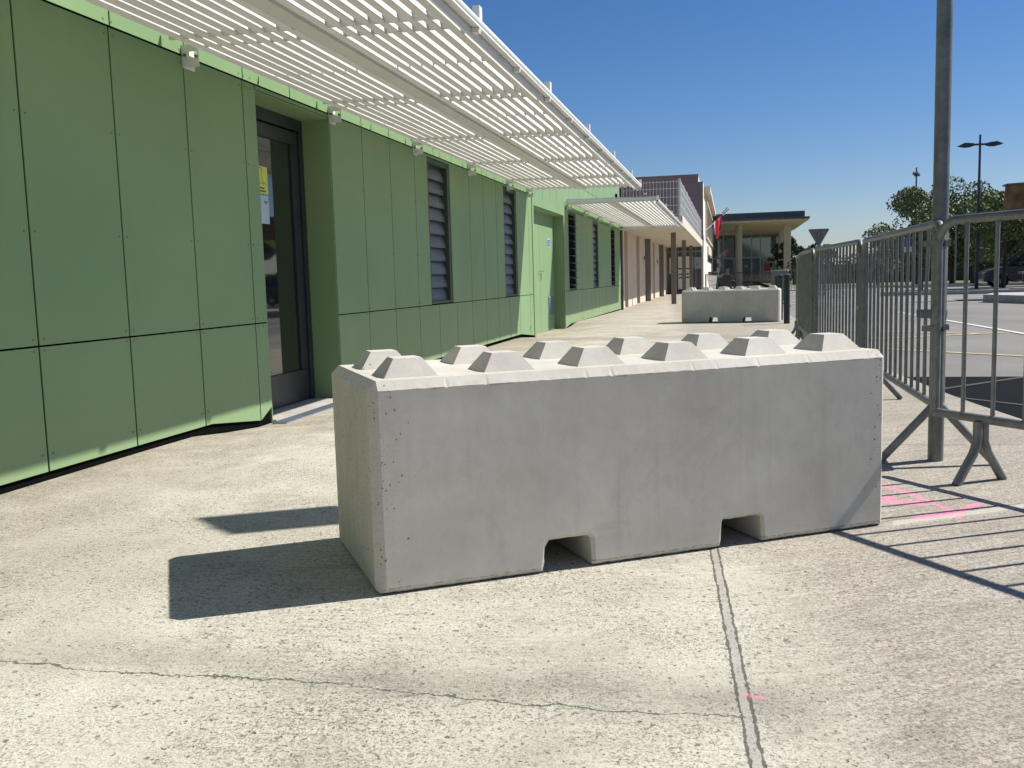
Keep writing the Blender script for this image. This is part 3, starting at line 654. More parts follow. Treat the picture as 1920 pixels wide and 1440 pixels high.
# notices taped to the glass door
nx = lx - 0.0155
def notice(y0, y1, z0, z1, mat, label, marks):
    m = MB(); m.box(nx, nx + 0.0012, y0, y1, z0, z1); o_ = tag(m.build('paper_notice', mat), label, 'notice')
    if marks:
        k = MB()
        for q in marks: k.box(nx + 0.0014, nx + 0.002, *q)
        k.build('printed_marks', M['ink'], o_)
Y0 = 6.325
mk = [(Y0 + .04, Y0 + .20, 1.750, 1.754), (Y0 + .20, Y0 + .204, 1.650, 1.754), (Y0 + .04, Y0 + .044, 1.65, 1.754), (Y0 + .204, Y0 + .25, 1.648, 1.652), (Y0 + .06, Y0 + .13, 1.70, 1.705), (Y0 + .06, Y0 + .12, 1.73, 1.735), (Y0 + .03, Y0 + .27, 1.638, 1.641)]
mk += [(Y0 + .10 + .028 * k, Y0 + .12 + .028 * k, 1.600, 1.613) for k in range(5)] + [(Y0 + .05 + .026 * k, Y0 + .07 + .026 * k, 1.578, 1.590) for k in range(8)]
notice(Y0, Y0 + 0.29, 1.565, 1.765, M['paperyel'], 'yellow printed notice taped inside the glass door', mk)
notice(Y0, Y0 + 0.29, 1.345, 1.555, M['paperblue'], 'pale blue sheet taped below the yellow notice on the glass door', [(Y0 + .22 + .018 * k, Y0 + .232 + .018 * k, 1.50 - .012 * (k % 2), 1.513) for k in range(3)])

# ------------------------------------------------------------------ concrete blocks
def block_mesh():
    L, W, H, cf = 1.778, 0.642, 0.604, 0.026
    prof = [(0, 0), (.504, 0), (.512, .03), (.516, .075), (.528, .094), (.655, .094), (.664, .085), (.668, 0), (1.118, 0), (1.124, .02), (1.127, .075), (1.132, .086), (1.262, .088), (1.272, .08), (1.277, 0), (L, 0), (L, H), (0, H)]
    bm = bmesh.new(); n_ = len(prof)
    A = [bm.verts.new((u, 0, z_)) for u, z_ in prof]; B = [bm.verts.new((u, W, z_)) for u, z_ in prof]
    bm.faces.new(A); bm.faces.new(B[::-1])
    for i in range(n_): bm.faces.new((A[i], B[i], B[(i + 1) % n_], A[(i + 1) % n_]))
    bmesh.ops.recalc_face_normals(bm, faces=bm.faces)
    def on(e, f): return all(f(v_.co) for v_ in e.verts)
    top = [e for e in bm.edges if on(e, lambda c_: c_.z > H - 1e-4) or (on(e, lambda c_: c_.x < 1e-4) or on(e, lambda c_: c_.x > L - 1e-4)) and abs(e.verts[0].co.y - e.verts[1].co.y) < 1e-4]
    bmesh.ops.bevel(bm, geom=top, offset=cf, segments=1, affect='EDGES')
    bot = [e for e in bm.edges if (on(e, lambda c_: c_.z < 0.1) and (on(e, lambda c_: c_.y < 1e-4) or on(e, lambda c_: c_.y > W - 1e-4))) or (on(e, lambda c_: c_.z < 1e-4) and (on(e, lambda c_: c_.x < 1e-4) or on(e, lambda c_: c_.x > L - 1e-4)))]
    bmesh.ops.bevel(bm, geom=bot, offset=0.011, segments=1, affect='EDGES')
    k = 0.02
    while k < L - 0.02:
        bmesh.ops.bisect_plane(bm, geom=bm.verts[:] + bm.edges[:] + bm.faces[:], plane_co=(k, 0, 0), plane_no=(1, 0, 0)); k += 0.0085
    for v_ in bm.verts:
        c_ = v_.co
        if abs(c_.z - (H - cf)) < 1e-3 and (c_.y < 1e-3 or c_.y > W - 1e-3):
            c_.z += 0.0016 * noise.noise(Vector((c_.x * 40, c_.y, 1))) - 0.010 * max(0, noise.noise(Vector((c_.x * 60, c_.y, 5))) - 0.28)
        elif c_.z < 0.1 and (c_.y < 0.013 or c_.y > W - 0.013) and 0.01 < c_.x < L - .01:
            c_.z += 0.004 * abs(noise.noise(Vector((c_.x * 30, c_.y * 9, c_.z * 20)))); c_.x += 0.003 * noise.noise(Vector((c_.x * 40, 3, c_.z * 60)))
    # frustum studs
    for i in range(6):
        for j in range(2):
            u0 = L / 2 + (i - 2.5) * 0.300; v0 = 0.150 + 0.3124 * j; a_, t_, h_ = 0.082, 0.041, 0.053
            r = random.Random(i * 2 + j); zb_ = H - 0.002
            vs = [bm.verts.new((u0 + sx * s_ + r.uniform(-.002, .002), v0 + sy * s_ + r.uniform(-.002, .002), z_)) for s_, z_ in ((a_, zb_), (t_, H + h_)) for sx, sy in ((-1, -1), (1, -1), (1, 1), (-1, 1))]
            bm.faces.new(vs[4:])
            side = [bm.faces.new((vs[k2], vs[(k2 + 1) % 4], vs[(k2 + 1) % 4 + 4], vs[k2 + 4])) for k2 in range(4)]
    me = bpy.data.meshes.new('concrete_block'); bm.to_mesh(me); bm.free(); me.materials.append(M['block'])
    return me
bmesh_ = block_mesh()
def block(x, y, z, ang, label):
    o_ = bpy.data.objects.new('concrete_block', bmesh_); COL.objects.link(o_); o_.location = (x, y, z); o_.rotation_euler = (0, 0, ang)
    m = o_.modifiers.new('edge', 'BEVEL'); m.width = 0.003; m.segments = 2; m.limit_method = 'ANGLE'; m.angle_limit = math.radians(28)
    return tag(o_, label, 'concrete block', 'studded concrete blocks')
block(-0.96474, 2.41525, 0.004, 0.57523, 'large pale grey studded concrete block in the foreground')
block(-0.868, 18.05, gz(0, 18) + 0.004, -0.10, 'smaller-looking concrete block far down the pavement by the dark bollards')

# ------------------------------------------------------------------ crowd barriers
def barrier_parts(root, L, nb, kind, lean=()):
    z0, z1, rr = 0.262, 1.072, 0.0185; rc = 0.10
    fr = MB(); arc = []
    for k in range(7):
        t = math.pi / 2 * k / 6; arc.append((rc - rc * math.cos(t), z1 - rc + rc * math.sin(t)))
    path = [(0, z0)] + arc + [(L - u, z_) for u, z_ in reversed(arc)] + [(L, z0)]
    fr.tube([(u, 0, z_) for u, z_ in path], rr, 12)
    fr.tube([(0, 0, z0), (L, 0, z0)], rr, 12)
    fr.build('frame', M['galv'], root, smooth=True)
    bs = MB(); n_ = nb
    for k in range(n_):
        u = (k + 1) * L / (n_ + 1); ut = u
        if k in lean: ut = u + lean[k]
        bs.tube([(u, 0, z0), (ut if k not in lean else u, 0, z1 - 0.32), (ut, 0, z1)], 0.0088, 8)
    bs.build('bars', M['galv'], root, smooth=True)
    for u in ((0.24, L - 0.24) if kind == 0 else (0.03, L - 0.03)):
        for s_ in (-1, 1):
            lg = MB()
            if kind == 0: lg.tube([(u, s_ * 0.017, z0 - 0.01), (u, s_ * 0.018, 0.17), (u, s_ * 0.040, 0.12), (u, s_ * 0.128, 0.0)], 0.0185, 10)
            else: lg.tube([(u, s_ * 0.01, z0 + 0.01), (u, s_ * 0.245, 0.005)], 0.018, 10)
            lg.build('leg', M['galv'], root, smooth=True)
    hk = MB()
    for z_ in (0.62, 0.98):
        hk.box(-0.055, 0.020, -0.024, -0.020, z_ - 0.012, z_ + 0.012); hk.box(-0.055, 0.020, 0.020, 0.024, z_ - 0.012, z_ + 0.012); hk.box(-0.059, -0.055, -0.024, 0.024, z_ - 0.012, z_ + 0.012)
    for q_ in (hk.v[:24], hk.v[24:]):
        h_ = MB(); h_.v = q_; h_.f = hk.f[:18]; h_.build('hook', M['galv'], root)
def barrier(P, Q, nb, kind, label, z=0.0, lean=()):
    d = Vector((Q[0] - P[0], Q[1] - P[1], 0))
    r_ = empty('crowd_barrier', (P[0], P[1], z), math.atan2(d.y, d.x), label=label, cat='barrier', group='galvanised crowd barriers')
    barrier_parts(r_, d.length, nb, kind, lean); return r_
dA = Vector((.57, -.82)).normalized(); A0 = Vector((.97, 4.16)) - dA * 0.190
A1 = A0 + dA * 2.2
barrier(A0, A1, 14, 0, 'galvanised barrier nearest the camera, running out of frame to the right of the tall post')
barrier((0.905, 4.46), (0.888, 6.78), 14, 1, 'galvanised barrier right behind the foreground block, its top rail sloping up to the tall post', lean={0: -0.05, 1: -0.04, 3: 0.01, 13: 0.02})
barrier((0.885, 6.88), (0.762, 8.93), 14, 0, 'galvanised barrier with a level top rail, third one back from the tall post')
barrier((0.745, 9.0), (0.765, 10.97), 14, 0, 'galvanised barrier seen edge-on as a dense grid of bars, before the last of the row')
barrier((0.772, 11.03), (0.875, 12.95), 14, 0, 'last galvanised barrier of the near row, seen edge-on with its splayed foot showing')
barrier((1.60, 27.5), (1.66, 29.6), 15, 0, 'edge-on barrier right behind the far concrete block', -0.13)
barrier((1.66, 30.0), (1.60, 32.1), 15, 0, 'middle barrier of the edge-on row behind the far concrete block', -0.13)
barrier((1.60, 32.5), (1.48, 34.6), 15, 0, 'farthest barrier of the edge-on row behind the far concrete block', -0.13)
barrier((2.0, 40.5), (4.0, 40.0), 15, 0, 'sunlit barrier standing across the road behind the dark bollards', -0.13)

# ------------------------------------------------------------------ tall sign post (its sign is above the frame)
P = empty('sign_post', (0.921, 4.581, 0), label='tall round galvanised post standing between the crowd barriers', cat='post')
m = MB(); m.tube([(0, 0, -0.02), (0, 0, 3.30)], 0.0335, 20); m.build('post', M['galv'], P, smooth=True)
m = MB(); sd_ = Vector((.79, -.61, 0)).normalized(); nd = Vector((.61, .79, 0)).normalized()
ctr = Vector((0.04, 0.03, 0))
vs = []
for off in (0.036, 0.040):
    for sx, zz in ((-.17, 2.85), (.17, 2.85), (.17, 3.42), (-.17, 3.42)): q = ctr + sd_ * sx + nd * off; vs.append((q.x, q.y, zz))
m.add(vs, [(0, 1, 2, 3), (7, 6, 5, 4), (0, 4, 5, 1), (1, 5, 6, 2), (2, 6, 7, 3), (3, 7, 4, 0)]); m.build('sign_panel', M['signback'], P)
m = MB(); m.tube([(0, 0, 0.655), (0, 0, 0.690)], 0.0375, 20); m.box(-0.085, 0.0, -0.052, -0.044, 0.655, 0.690); m.box(-0.085, 0.0, 0.040, 0.046, 0.655, 0.69)
m.build('clamp', M['galv'], P, smooth=True)

# ------------------------------------------------------------------ bollards
def bollard(x, y, z, label, h=0.90, g='dark bollards at the pavement edge'):
    o_ = empty('bollard', (x, y, z), label=label, cat='bollard', group=g)
    m = MB(); m.tube([(0, 0, 0), (0, 0, h - 0.10)], 0.052, 14); m.build('post', M['bollard'], o_, smooth=True)
    m = MB(); m.tube([(0, 0, h - 0.098), (0, 0, h - 0.075), (0, 0, h - 0.07), (0, 0, h - 0.02), (0, 0, h)], 0.06, 14, radii=[.045, .045, .064, .060, .02]); m.build('cap', M['bollard'], o_, smooth=True)
    return o_
bollard(0.985, 17.15, -0.05, 'nearer dark blue bollard right of the far concrete block')
bollard(0.955, 18.75, -0.06, 'dark bollard touching the right end of the far concrete block')
bollard(1.15, 24.0, -0.1, 'slim dark bollard farther back between two nearer bollards')
bollard(2.3, 32.5, -0.12, 'dark bollard in front of the white roadside barrier', 0.85)
bollard(8.0, 45.3, -0.10, 'left dark bollard of the pair across the car park, seen through the barrier bars', 1.0, 'bollards across the car park')
bollard(7.75, 41.8, -0.10, 'right dark bollard of the pair across the car park, seen through the barrier bars', 1.0, 'bollards across the car park')

# ------------------------------------------------------------------ beige building with balcony
B = empty('beige_building', (-3.2, 40, 0), label='beige rendered building with a covered walkway and balcony beyond the green one', cat='building')
BX = -3.20
m = MB()
ps = [28.25, 30.0, 31.0, 34.0, 35.2, 37.9, 38.9, 41.5, 42.5, 45.6, 46.6, 51.0]
m.box(-9.5, BX - 0.12, 28.25, 51, -0.3, 2.62)
for a, b_ in zip(ps[::2], ps[1::2]): m.box(BX - 0.12, BX, a, b_, -0.3, 2.33)
part(m, 'wall', M['tan'], B)
m = MB()
for a, b_ in zip(ps[1::2], ps[2::2]): m.box(BX - 0.119, BX - 0.10, a + .002, b_ - .002, -0.28, 2.29)
many(m, 'recess_panel', M['tandark'], B)
for y in (37.6, 45.3):
    m = MB(); m.box(BX + 0.002, BX + 0.20, y, y + 0.22, -0.15, 2.32); part(m, 'pilaster', M['taupe'], B)
m = MB(); m.box(BX - 0.1, -1.37, 28.9, 51, 2.335, 2.60); m.box(-1.368, -1.34, 28.88, 51, 2.35, 2.66)
part(m, 'balcony', M['tan'], B)
for y in (33.0, 40.8, 48.5):
    m = MB(); m.box(-1.93, -1.76, y, y + 0.10, -0.12, 2.334); part(m, 'column', M['taupe'], B, bevel=0.008)
m = MB(); m.box(-3.08, -1.40, 50.80, 50.95, -0.15, 2.33); sf = part(m, 'shop_front', M['slate'], B)
m = MB()
for x in (-2.62, -1.98, -1.70): m.box(x, x + 0.03, 50.76, 50.80, -0.1, 2.33)
m.box(-3.08, -1.40, 50.76, 50.80, 2.08, 2.13); many(m, 'mullion', M['steelgrey'], sf)
for (x0, x1, z0, z1, mt) in ((-2.60, -2.02, 1.25, 1.85, 'cream'), (-2.60, -2.02, 0.15, 1.18, 'paper'), (-1.92, -1.80, 1.25, 1.85, 'mauve'), (-1.76, -1.42, 1.20, 1.80, 'steelgrey'), (-3.05, -2.98, 0.95, 1.8, 'cream')):
    m = MB(); m.box(x0, x1, 50.73, 50.755, z0, z1); part(m, 'poster', M[mt], sf)
m = MB()
for r, zz in enumerate((0.88, 0.70)):
    for k in range(6): m.box(-2.56 + .085 * k, -2.50 + .085 * k + .012 * (k % 3), 50.722, 50.728, zz, zz + 0.08 + 0.02 * (k % 2))
m.box(-1.66, -1.60, 50.722, 50.728, 1.40, 1.46); m.box(-1.54, -1.50, 50.722, 50.728, 1.41, 1.45)
part(m, 'poster_lettering', M['ink'], sf)
m = MB(); m.box(BX + .01, BX + .03, 43.9, 44.1, 1.45, 1.6); m.box(BX + .01, BX + .03, 36.9, 37.05, 1.5, 1.65); many(m, 'door_lock', M['ink'], B)
# wire mesh railing round the balcony
FZ0, FZ1 = 2.66, 3.70
rl = MB()
for k in range(34): x = -4.7 + 0.1 * k; rl.box(x - .006, x + .006, 28.99, 29.0, FZ0, FZ1) if x < -1.45 else None
for z_ in (FZ0 + .03, FZ0 + .30, FZ0 + .55, FZ0 + .80, FZ1 - .04): rl.box(-4.7, -1.43, 28.975, 28.987, z_ - .007, z_ + .007)
for k in range(220):
    y = 29.05 + 0.1 * k; rl.box(-1.415, -1.405, y - .006, y + .006, FZ0, FZ1) if y < 51 else None
for z_ in (FZ0 + .03, FZ0 + .30, FZ0 + .55, FZ0 + .80, FZ1 - .04): rl.box(-1.404, -1.392, 29.0, 51, z_ - .007, z_ + .007)
railing = part(rl, 'mesh_railing', M['white'], B)
for k in range(10):
    y = 28.98 + 2.42 * k
    m = MB(); m.box(-1.455, -1.39, y - .03, y + .03, 2.45, FZ1 + 0.04); part(m, 'railing_post', M['white'], railing)

# brown and cream two-storey building
C = empty('cream_building', (-1.3, 66, 0), label='two-storey cream building with a brown mauve gable behind the balcony', cat='building')
CX = -1.30
m = MB(); m.box(-14, CX, 51.12, 82, -0.3, 5.35); m.box(-14, CX - .002, 51.122, 52.6, 5.352, 5.70); part(m, 'wall', M['cream'], C)
m = MB(); m.box(-14, CX - 0.0, 51.02, 51.118, 2.62, 5.70); m.box(-14, CX - 0.24, 51.02, 51.118, 5.702, 6.10); part(m, 'gable_wall', M['brown'], C)
m = MB(); m.box(-14, CX - 0.26, 51.122, 82, 5.72, 6.06); part(m, 'roof', M['tan'], C)
m = MB(); m.box(CX + .002, CX + 0.34, 52.8, 82, 5.36, 5.62); m.box(CX - 0.3, CX + 0.001, 52.61, 82, 5.36, 5.62); part(m, 'eaves', M['tan'], C)
m = MB(); m.box(CX + .002, CX + 0.012, 56.0, 81.0, 3.05, 4.95); wb = part(m, 'window_band', M['glass'], C)
m = MB()
for k in range(11): m.box(CX + .013, CX + .10, 56.0 + 2.45 * k, 56.15 + 2.45 * k, 3.05, 4.95)
m.box(CX + .013, CX + .12, 55.9, 81.1, 4.952, 5.05); m.box(CX + .013, CX + .12, 55.9, 81.1, 2.95, 3.048); part(m, 'window_mullions', M['tan'], wb)
m = MB(); m.box(CX + .002, CX + 0.08, 60.5, 71.0, 2.15, 2.62); wn = part(m, 'sign_board', M['tan'], C)
m = MB(); m.box(CX + .002, CX + 0.06, 60.5, 74.0, 1.72, 2.05); part(m, 'transom_window', M['glass'], C)

# flag on an inclined pole
F = empty('flag', (CX + 0.02, 53.2, 3.23), label='blue white and red flag hanging from a slanted pole on the cream wall', cat='flag')
m = MB(); m.tube([(0, 0, 0), (1.15, -1.4, 0.87)], 0.022, 8); m.build('flag_pole', M['cream'], F, smooth=True)
m = MB(); m.tube([(1.0, -1.35, .80), (1.30, -1.55, 1.05)], 0.022, 8); m.tube([(0.95, -1.3, .86), (1.22, -1.45, 1.13)], 0.018, 8); m.build('pole_tip', M['black'], F)
def cloth(us, mat, nm):
    m = MB(); Kz = 8
    for u in us:
        for k in range(Kz + 1):
            t = k / Kz; top = Vector((0.40 + 0.62 * u, -0.55 - 0.75 * u, 0.33 + 0.50 * u))
            hang = 0.25 + 0.72 * math.sin(math.pi * (0.15 + 0.75 * u))
            m.v.append((top.x + (0.74 - top.x) * 0.55 * t * t + .03 * math.sin(u * 17), top.y + 0.10 * math.sin(u * 14 + t * 3), top.z - hang * t))
    for i in range(len(us) - 1):
        for k in range(Kz): m.f.append((i * (Kz + 1) + k, (i + 1) * (Kz + 1) + k, (i + 1) * (Kz + 1) + k + 1, i * (Kz + 1) + k + 1))
    o_ = m.build(nm, mat, F, smooth=True); sm = o_.modifiers.new('thick', 'SOLIDIFY'); sm.thickness = 0.006
cloth([0, .06, .12, .18, .22], M['navy'], 'blue_cloth'); cloth([.22, .27, .33], M['paper'], 'white_cloth'); cloth([.33, .42, .5, .58, .66, .72, .8], M['red'], 'red_cloth'); cloth([.8, .86, .93, 1.0], M['navy'], 'blue_fold')

# entrance hall at the end
H_ = empty('entrance_hall', (2.2, 90, 0), label='flat-roofed glass-fronted hall with columns closing the view', cat='building')
m = MB(); m.box(-3.0, 5.95, 75.0, 112, 4.86, 5.02); m.box(-3.0, 5.68, 76.2, 111, 5.02, 5.52); part(m, 'roof', M['roofgrey'], H_)
m = MB(); m.box(-3.0, 5.90, 75.08, 111.9, 4.78, 4.858); part(m, 'soffit', M['tan'], H_)
for (x, r_) in ((0.80, 0.27),):
    m = MB(); m.tube([(x, 80, -0.1), (x, 80, 4.78)], r_, 20); part(m, 'column', M['tan'], H_, smooth=True)
m = MB(); m.box(4.35, 4.9, 80, 80.5, -0.1, 4.779); part(m, 'column', M['tan'], H_)
m = MB(); m.box(4.6, 5.5, 92.1, 112, -0.1, 4.779); m.box(-3, 4.599, 92.3, 112, 4.55, 4.779); part(m, 'wall', M['tan'], H_)
m = MB(); m.box(-3, 4.598, 92.3, 92.36, -0.1, 4.549); gw = part(m, 'glass_wall', M['hglass'], H_)
m = MB(); YF = 92.18
for x in (-1.9, -0.5, 0.45, 1.15, 2.05, 2.85, 3.1, 4.52): m.box(x, x + 0.09, YF, YF + 0.11, -0.1, 4.54 if x in (-0.5, 1.15, 2.85, 4.52, 2.05) else 2.28)
m.box(-3, 4.6, YF - .01, YF + 0.11, 2.28, 2.40); m.box(-3, 4.6, YF - .01, YF + .11, 4.45, 4.545)
part(m, 'window_frame', M['steelgrey'], gw)
for x0, x1 in ((-0.38, 0.38), (1.3, 1.98), (2.18, 2.80)):
    m = MB(); m.box(x0, x1, YF + .02, YF + .10, -0.05, 2.26)
    dd = part(m, 'hall_door', M['glass'], gw)
for (x0, x1, z0, z1, mt) in ((1.45, 1.72, 1.45, 1.65, 'steelgrey'), (3.25, 3.75, 1.1, 1.75, 'redp'), (3.95, 4.25, 0.6, 1.8, 'tealp')):
    m = MB(); m.box(x0, x1, YF - .02, YF + 0.015, z0, z1); part(m, 'poster', M[mt], gw)
m = MB(); m.tube([(-1.2, 78.5, 0.95), (4.3, 78.5, 0.95)], 0.03, 6)
for k in range(36): m.tube([(-1.2 + .155 * k, 78.5, -.1), (-1.2 + .155 * k, 78.5, .95)], 0.010, 5)
tag(m.build('handrail', M['slate']), 'thin dark railing in front of the glass hall', 'railing')

# motor scooter in front of the hall
mc = empty('motorcycle', (-0.80, 59.0, -0.10), math.radians(40), label='black motorcycle parked before the glass hall', cat='motorcycle')
def wheel(par, x, y, z_, r, wd, rimr, spokes=5, rm='rim'):
    m = MB(); ring = []
    for k in range(25):
        t = 2 * math.pi * k / 24; ring.append((x + (r - wd * .5) * math.cos(t), y, z_ + (r - wd * .5) * math.sin(t)))
    m.tube(ring, wd * 0.5, 8, cap=False); wv = m.build('wheel', M['tyre'], par, smooth=True)
    m = MB(); m.tube([(x, y - wd * .45, z_), (x, y + wd * .45, z_)], rimr * .28, 12)
    for k in range(spokes):
        t = 2 * math.pi * k / spokes + .3
        m.bar((x, y, z_), (x + rimr * math.cos(t), y, z_ + rimr * math.sin(t)), rimr * 0.22, wd * 0.7, (-math.sin(t), 0, math.cos(t)))
    rr_ = []
    for k in range(25):
        t = 2 * math.pi * k / 24; rr_.append((x + rimr * math.cos(t), y, z_ + rimr * math.sin(t)))
    m.tube(rr_, rimr * .09, 6, cap=False); m.build('rim', M[rm], wv)
wheel(mc, 0, 0, .3, .3, .14, .19, rm='black'); wheel(mc, 1.35, 0, .3, .3, .12, .19, rm='black')
m = MB(); m.prism([(-.40, .74), (-.1, .84), (.35, .82), (.6, 1.0), (1.0, .98), (1.25, .75), (1.0, .30), (.35, .22), (.15, .40), (-.3, .52)], 'y', -.20, .20)
m.build('body', M['black'], mc, bevel=0.04)
m = MB(); m.box(-.42, -.02, -.2, .2, .84, 1.14); m.build('top_case', M['black'], mc, bevel=0.05)
m = MB(); m.box(-.46, -.42, -.12, .12, .93, 1.01); m.build('tail_light', M['tail'], mc)
m = MB(); m.tube([(1.05, -.36, 1.05), (1.1, 0, 1.0), (1.05, .36, 1.05)], .02, 6); m.tube([(1.1, 0, 1.0), (1.35, 0, .3)], .035, 6); m.box(.95, 1.1, -.15, .15, 1.0, 1.3); m.build('handlebar', M['black'], mc)

# banner board on green frame
bn = empty('banner_board', (-1.22, 52.5, -0.10), 0.05, label='white banner stretched on a dark green metal frame beside the cream wall', cat='banner')
m = MB(); m.tube([(0, 0, 0), (0, 0, 1.0)], .035, 8); m.tube([(0, 0, .98), (.62, 0, .93)], .02, 8); m.tube([(.62, 0, 0), (.62, 0, .95)], .02, 8); m.build('frame', M['greenpaint'], bn)
m = MB(); m.prism([(.06, .93), (.60, .90), (.52, .15), (.18, .12)], 'y', -.035, -.025); m.build('banner', M['paper'], bn)
m = MB()
for k, zz in enumerate((.62, .60, .40)): m.box(.14 + .15 * k, .28 + .13 * k, -.039, -.036, zz, zz + .03)
m.box(.2, .45, -.039, -.036, .38, .41); m.build('banner_print', M['steelgrey'], bn)

# give-way sign seen from behind
ts_ = empty('road_sign', (3.52, 40.0, -0.13), label='back of a triangular give-way sign on a grey pole behind the barriers', cat='road sign')
m = MB(); m.tube([(0, 0, 0), (0, 0, 2.62)], .035, 8); m.build('pole', M['signback'], ts_)
m = MB(); m.prism([(-.40, 2.66), (-.36, 2.70), (.36, 2.70), (.40, 2.66), (.04, 2.02), (-.04, 2.02)], 'y', .04, .05); m.build('sign_plate', M['signback'], ts_)
m = MB(); m.box(-.30, .30, .036, .039, 2.52, 2.56); m.box(-.15, .15, .036, .039, 2.25, 2.29); m.box(-.22, .22, .0, .05, 1.78, 1.98); m.build('bracket', M['signback'], ts_)
# blue parking sign through the bars
bs_ = empty('parking_sign', (8.15, 47.5, -0.1), label='small blue and white sign seen through the barrier bars', cat='sign')
m = MB(); m.tube([(0, 0, 0), (0, 0, 2.5)], .03, 8); m.build('pole', M['signback'], bs_)
m = MB(); m.box(-.22, .22, -.045, -.035, 1.75, 2.42); m.build('sign_plate', M['paper'], bs_)
m = MB(); m.box(-.19, .19, -.05, -.046, 2.0, 2.39); m.build('blue_field', M['blue'], bs_)
m = MB(); m.box(-.09, -.04, -.054, -.051, 2.05, 2.34); m.box(-.04, .08, -.054, -.051, 2.30, 2.34); m.box(-.04, .08, -.054, -.051, 2.18, 2.22); m.box(.05, .09, -.054, -.051, 2.19, 2.33); m.build('sign_letter', M['paper'], bs_)

# street lamps
def lamp(x, y, h, rot, label, heads):
    o_ = empty('street_lamp', (x, y, -0.12), rot, label=label, cat='street lamp', group='double-headed car park lamps')
    m = MB(); m.tube([(0, 0, 0), (0, 0, h)], .07, 10, radii=[.085, .045]); m.build('pole', M['lampm'], o_, smooth=True)
    m = MB(); m.tube([(-.45, 0, h - .42), (.45, 0, h - .42)], .045, 8); m.build('arm', M['lampm'], o_)
    for s_ in (-1, 1):
        m = MB(); z_ = h - .44
        P = [(s_ * .28, -.06), (s_ * .42, -.16), (s_ * .60, -.17), (s_ * .88, -.05), (s_ * .60, .17 - .10), (s_ * .42, .12), (s_ * .28, .07)]
        m.prism([(q[0], z_ + (q[1] * 0.55 + .02)) for q in ((s_ * .24, -.08), (s_ * .40, -.17), (s_ * .62, -.19), (s_ * .92, -.06), (s_ * .66, .16), (s_ * .42, .12), (s_ * .28, .08))], 'y', -.16, .16)
        m.build('lamp_head', M['lampm'], o_)
lamp(10.85, 46.2, 6.80, 0.0, 'taller double-headed dark lamp post with both heads spread, right of the tall post', 2)
lamp(11.95, 67.0, 7.55, math.radians(75), 'slimmer lamp post with its heads seen end-on, left of the tall post', 2)
# small curved silver lamp
sl_ = empty('street_lamp', (11.2, 52, -0.1), label='small silver lamp post with a hooked top seen between the barrier bars', cat='street lamp')
m = MB(); m.tube([(0, 0, 0), (0, 0, 3.0), (.02, 0, 3.3), (-.05, 0, 3.55), (-.2, 0, 3.65)], .04, 8); m.build('pole', M['galv'], sl_, smooth=True)

# ------------------------------------------------------------------ trees
def leaves(m, c_, r, n_, size, rnd, flat=1.0):
    for _ in range(n_):
        while True:
            d = Vector((rnd.uniform(-1, 1), rnd.uniform(-1, 1), rnd.uniform(-1, 1)))
            if 0.05 < d.length < 1: break
        d = d.normalized() * (d.length ** 0.45)
        p_ = Vector(c_) + Vector((d.x * r[0], d.y * r[1], d.z * r[2]))
        s_ = size * rnd.uniform(.6, 1.3)
        n1_ = Vector((rnd.uniform(-1, 1), rnd.uniform(-1, 1), rnd.uniform(-.2, 1))).normalized(); a = n1_.orthogonal().normalized(); b_ = n1_.cross(a)
        th_ = rnd.uniform(0, 6.28); a, b_ = a * math.cos(th_) + b_ * math.sin(th_), b_ * math.cos(th_) - a * math.sin(th_)
        m.quad(p_ - a * s_ * .5, p_ + b_ * s_ * .32, p_ + a * s_ * .5, p_ - b_ * s_ * .32)
def tree(x, y, z, h, cr, base, label, seed, mat='leaf', nleaf=8500, size=.16, ncl=26, group='broadleaf trees round the car park'):
    rnd = random.Random(seed); o_ = empty('tree', (x, y, z), label=label, cat='tree', group=group)
    tk = MB(); lean = rnd.uniform(-.15, .15)
    tk.tube([(0, 0, 0), (lean * .3, 0, base * .6), (lean, .05, base + (h - base) * .5)], .1, 10, radii=[h * .026, h * .020, h * .010])
    cl_ = []
    for i in range(ncl):
        a = rnd.uniform(0, 6.28); t = rnd.random(); zz = base + (h - base) * (0.10 + 0.80 * t)
        prof = math.sin(math.pi * min(1, .18 + .80 * t)) ** .7
        rr_ = cr * prof * rnd.uniform(.35, .85); s_ = cr * rnd.uniform(.22, .40)
        cl_.append(((rr_ * math.cos(a), rr_ * math.sin(a), min(zz, h - s_ * .8)), s_))
    for (c_, s_) in cl_[::2]: tk.tube([(lean * .5, 0, base * rnd.uniform(.7, 1.0)), (c_[0] * .5, c_[1] * .5, (c_[2] + base) * .5), c_], .03, 6, radii=[h * .011, h * .007, h * .003])
    tk.build('trunk', M['bark'], o_, smooth=True)
    cm = MB()
    for c_, s_ in cl_: leaves(cm, c_, (s_ * 1.15, s_ * 1.15, s_ * .85), nleaf // ncl, size, rnd)
    cm.build('crown', M[mat], o_)
tree(10.5, 58.0, -0.1, 5.6, 2.4, 1.2, 'leafy tree left of the tall post, behind the slim lamp', 11)
tree(12.75, 60.0, -0.1, 6.25, 2.6, 1.2, 'tallest leafy tree just right of the tall post', 12)
tree(14.0, 60.5, -0.1, 5.9, 2.1, 1.2, 'leafy tree behind the taller lamp post', 13)
tree(16.35, 64.0, -0.1, 5.55, 1.9, 1.5, 'rounded tree crown between the lamp post and the wooden roof', 14)
tree(12.05, 46.6, -0.1, 4.3, 2.2, 1.9, 'darker tree whose bare trunk stands in front of the grey car', 15)
tree(15.2, 55.0, -0.1, 4.6, 2.6, 1.4, 'broad shaded tree filling the gap under the wooden roof', 16)
tree(9.3, 64.0, -0.1, 3.9, 1.7, .9, 'low tree at the left end of the tree row', 17, nleaf=2600)
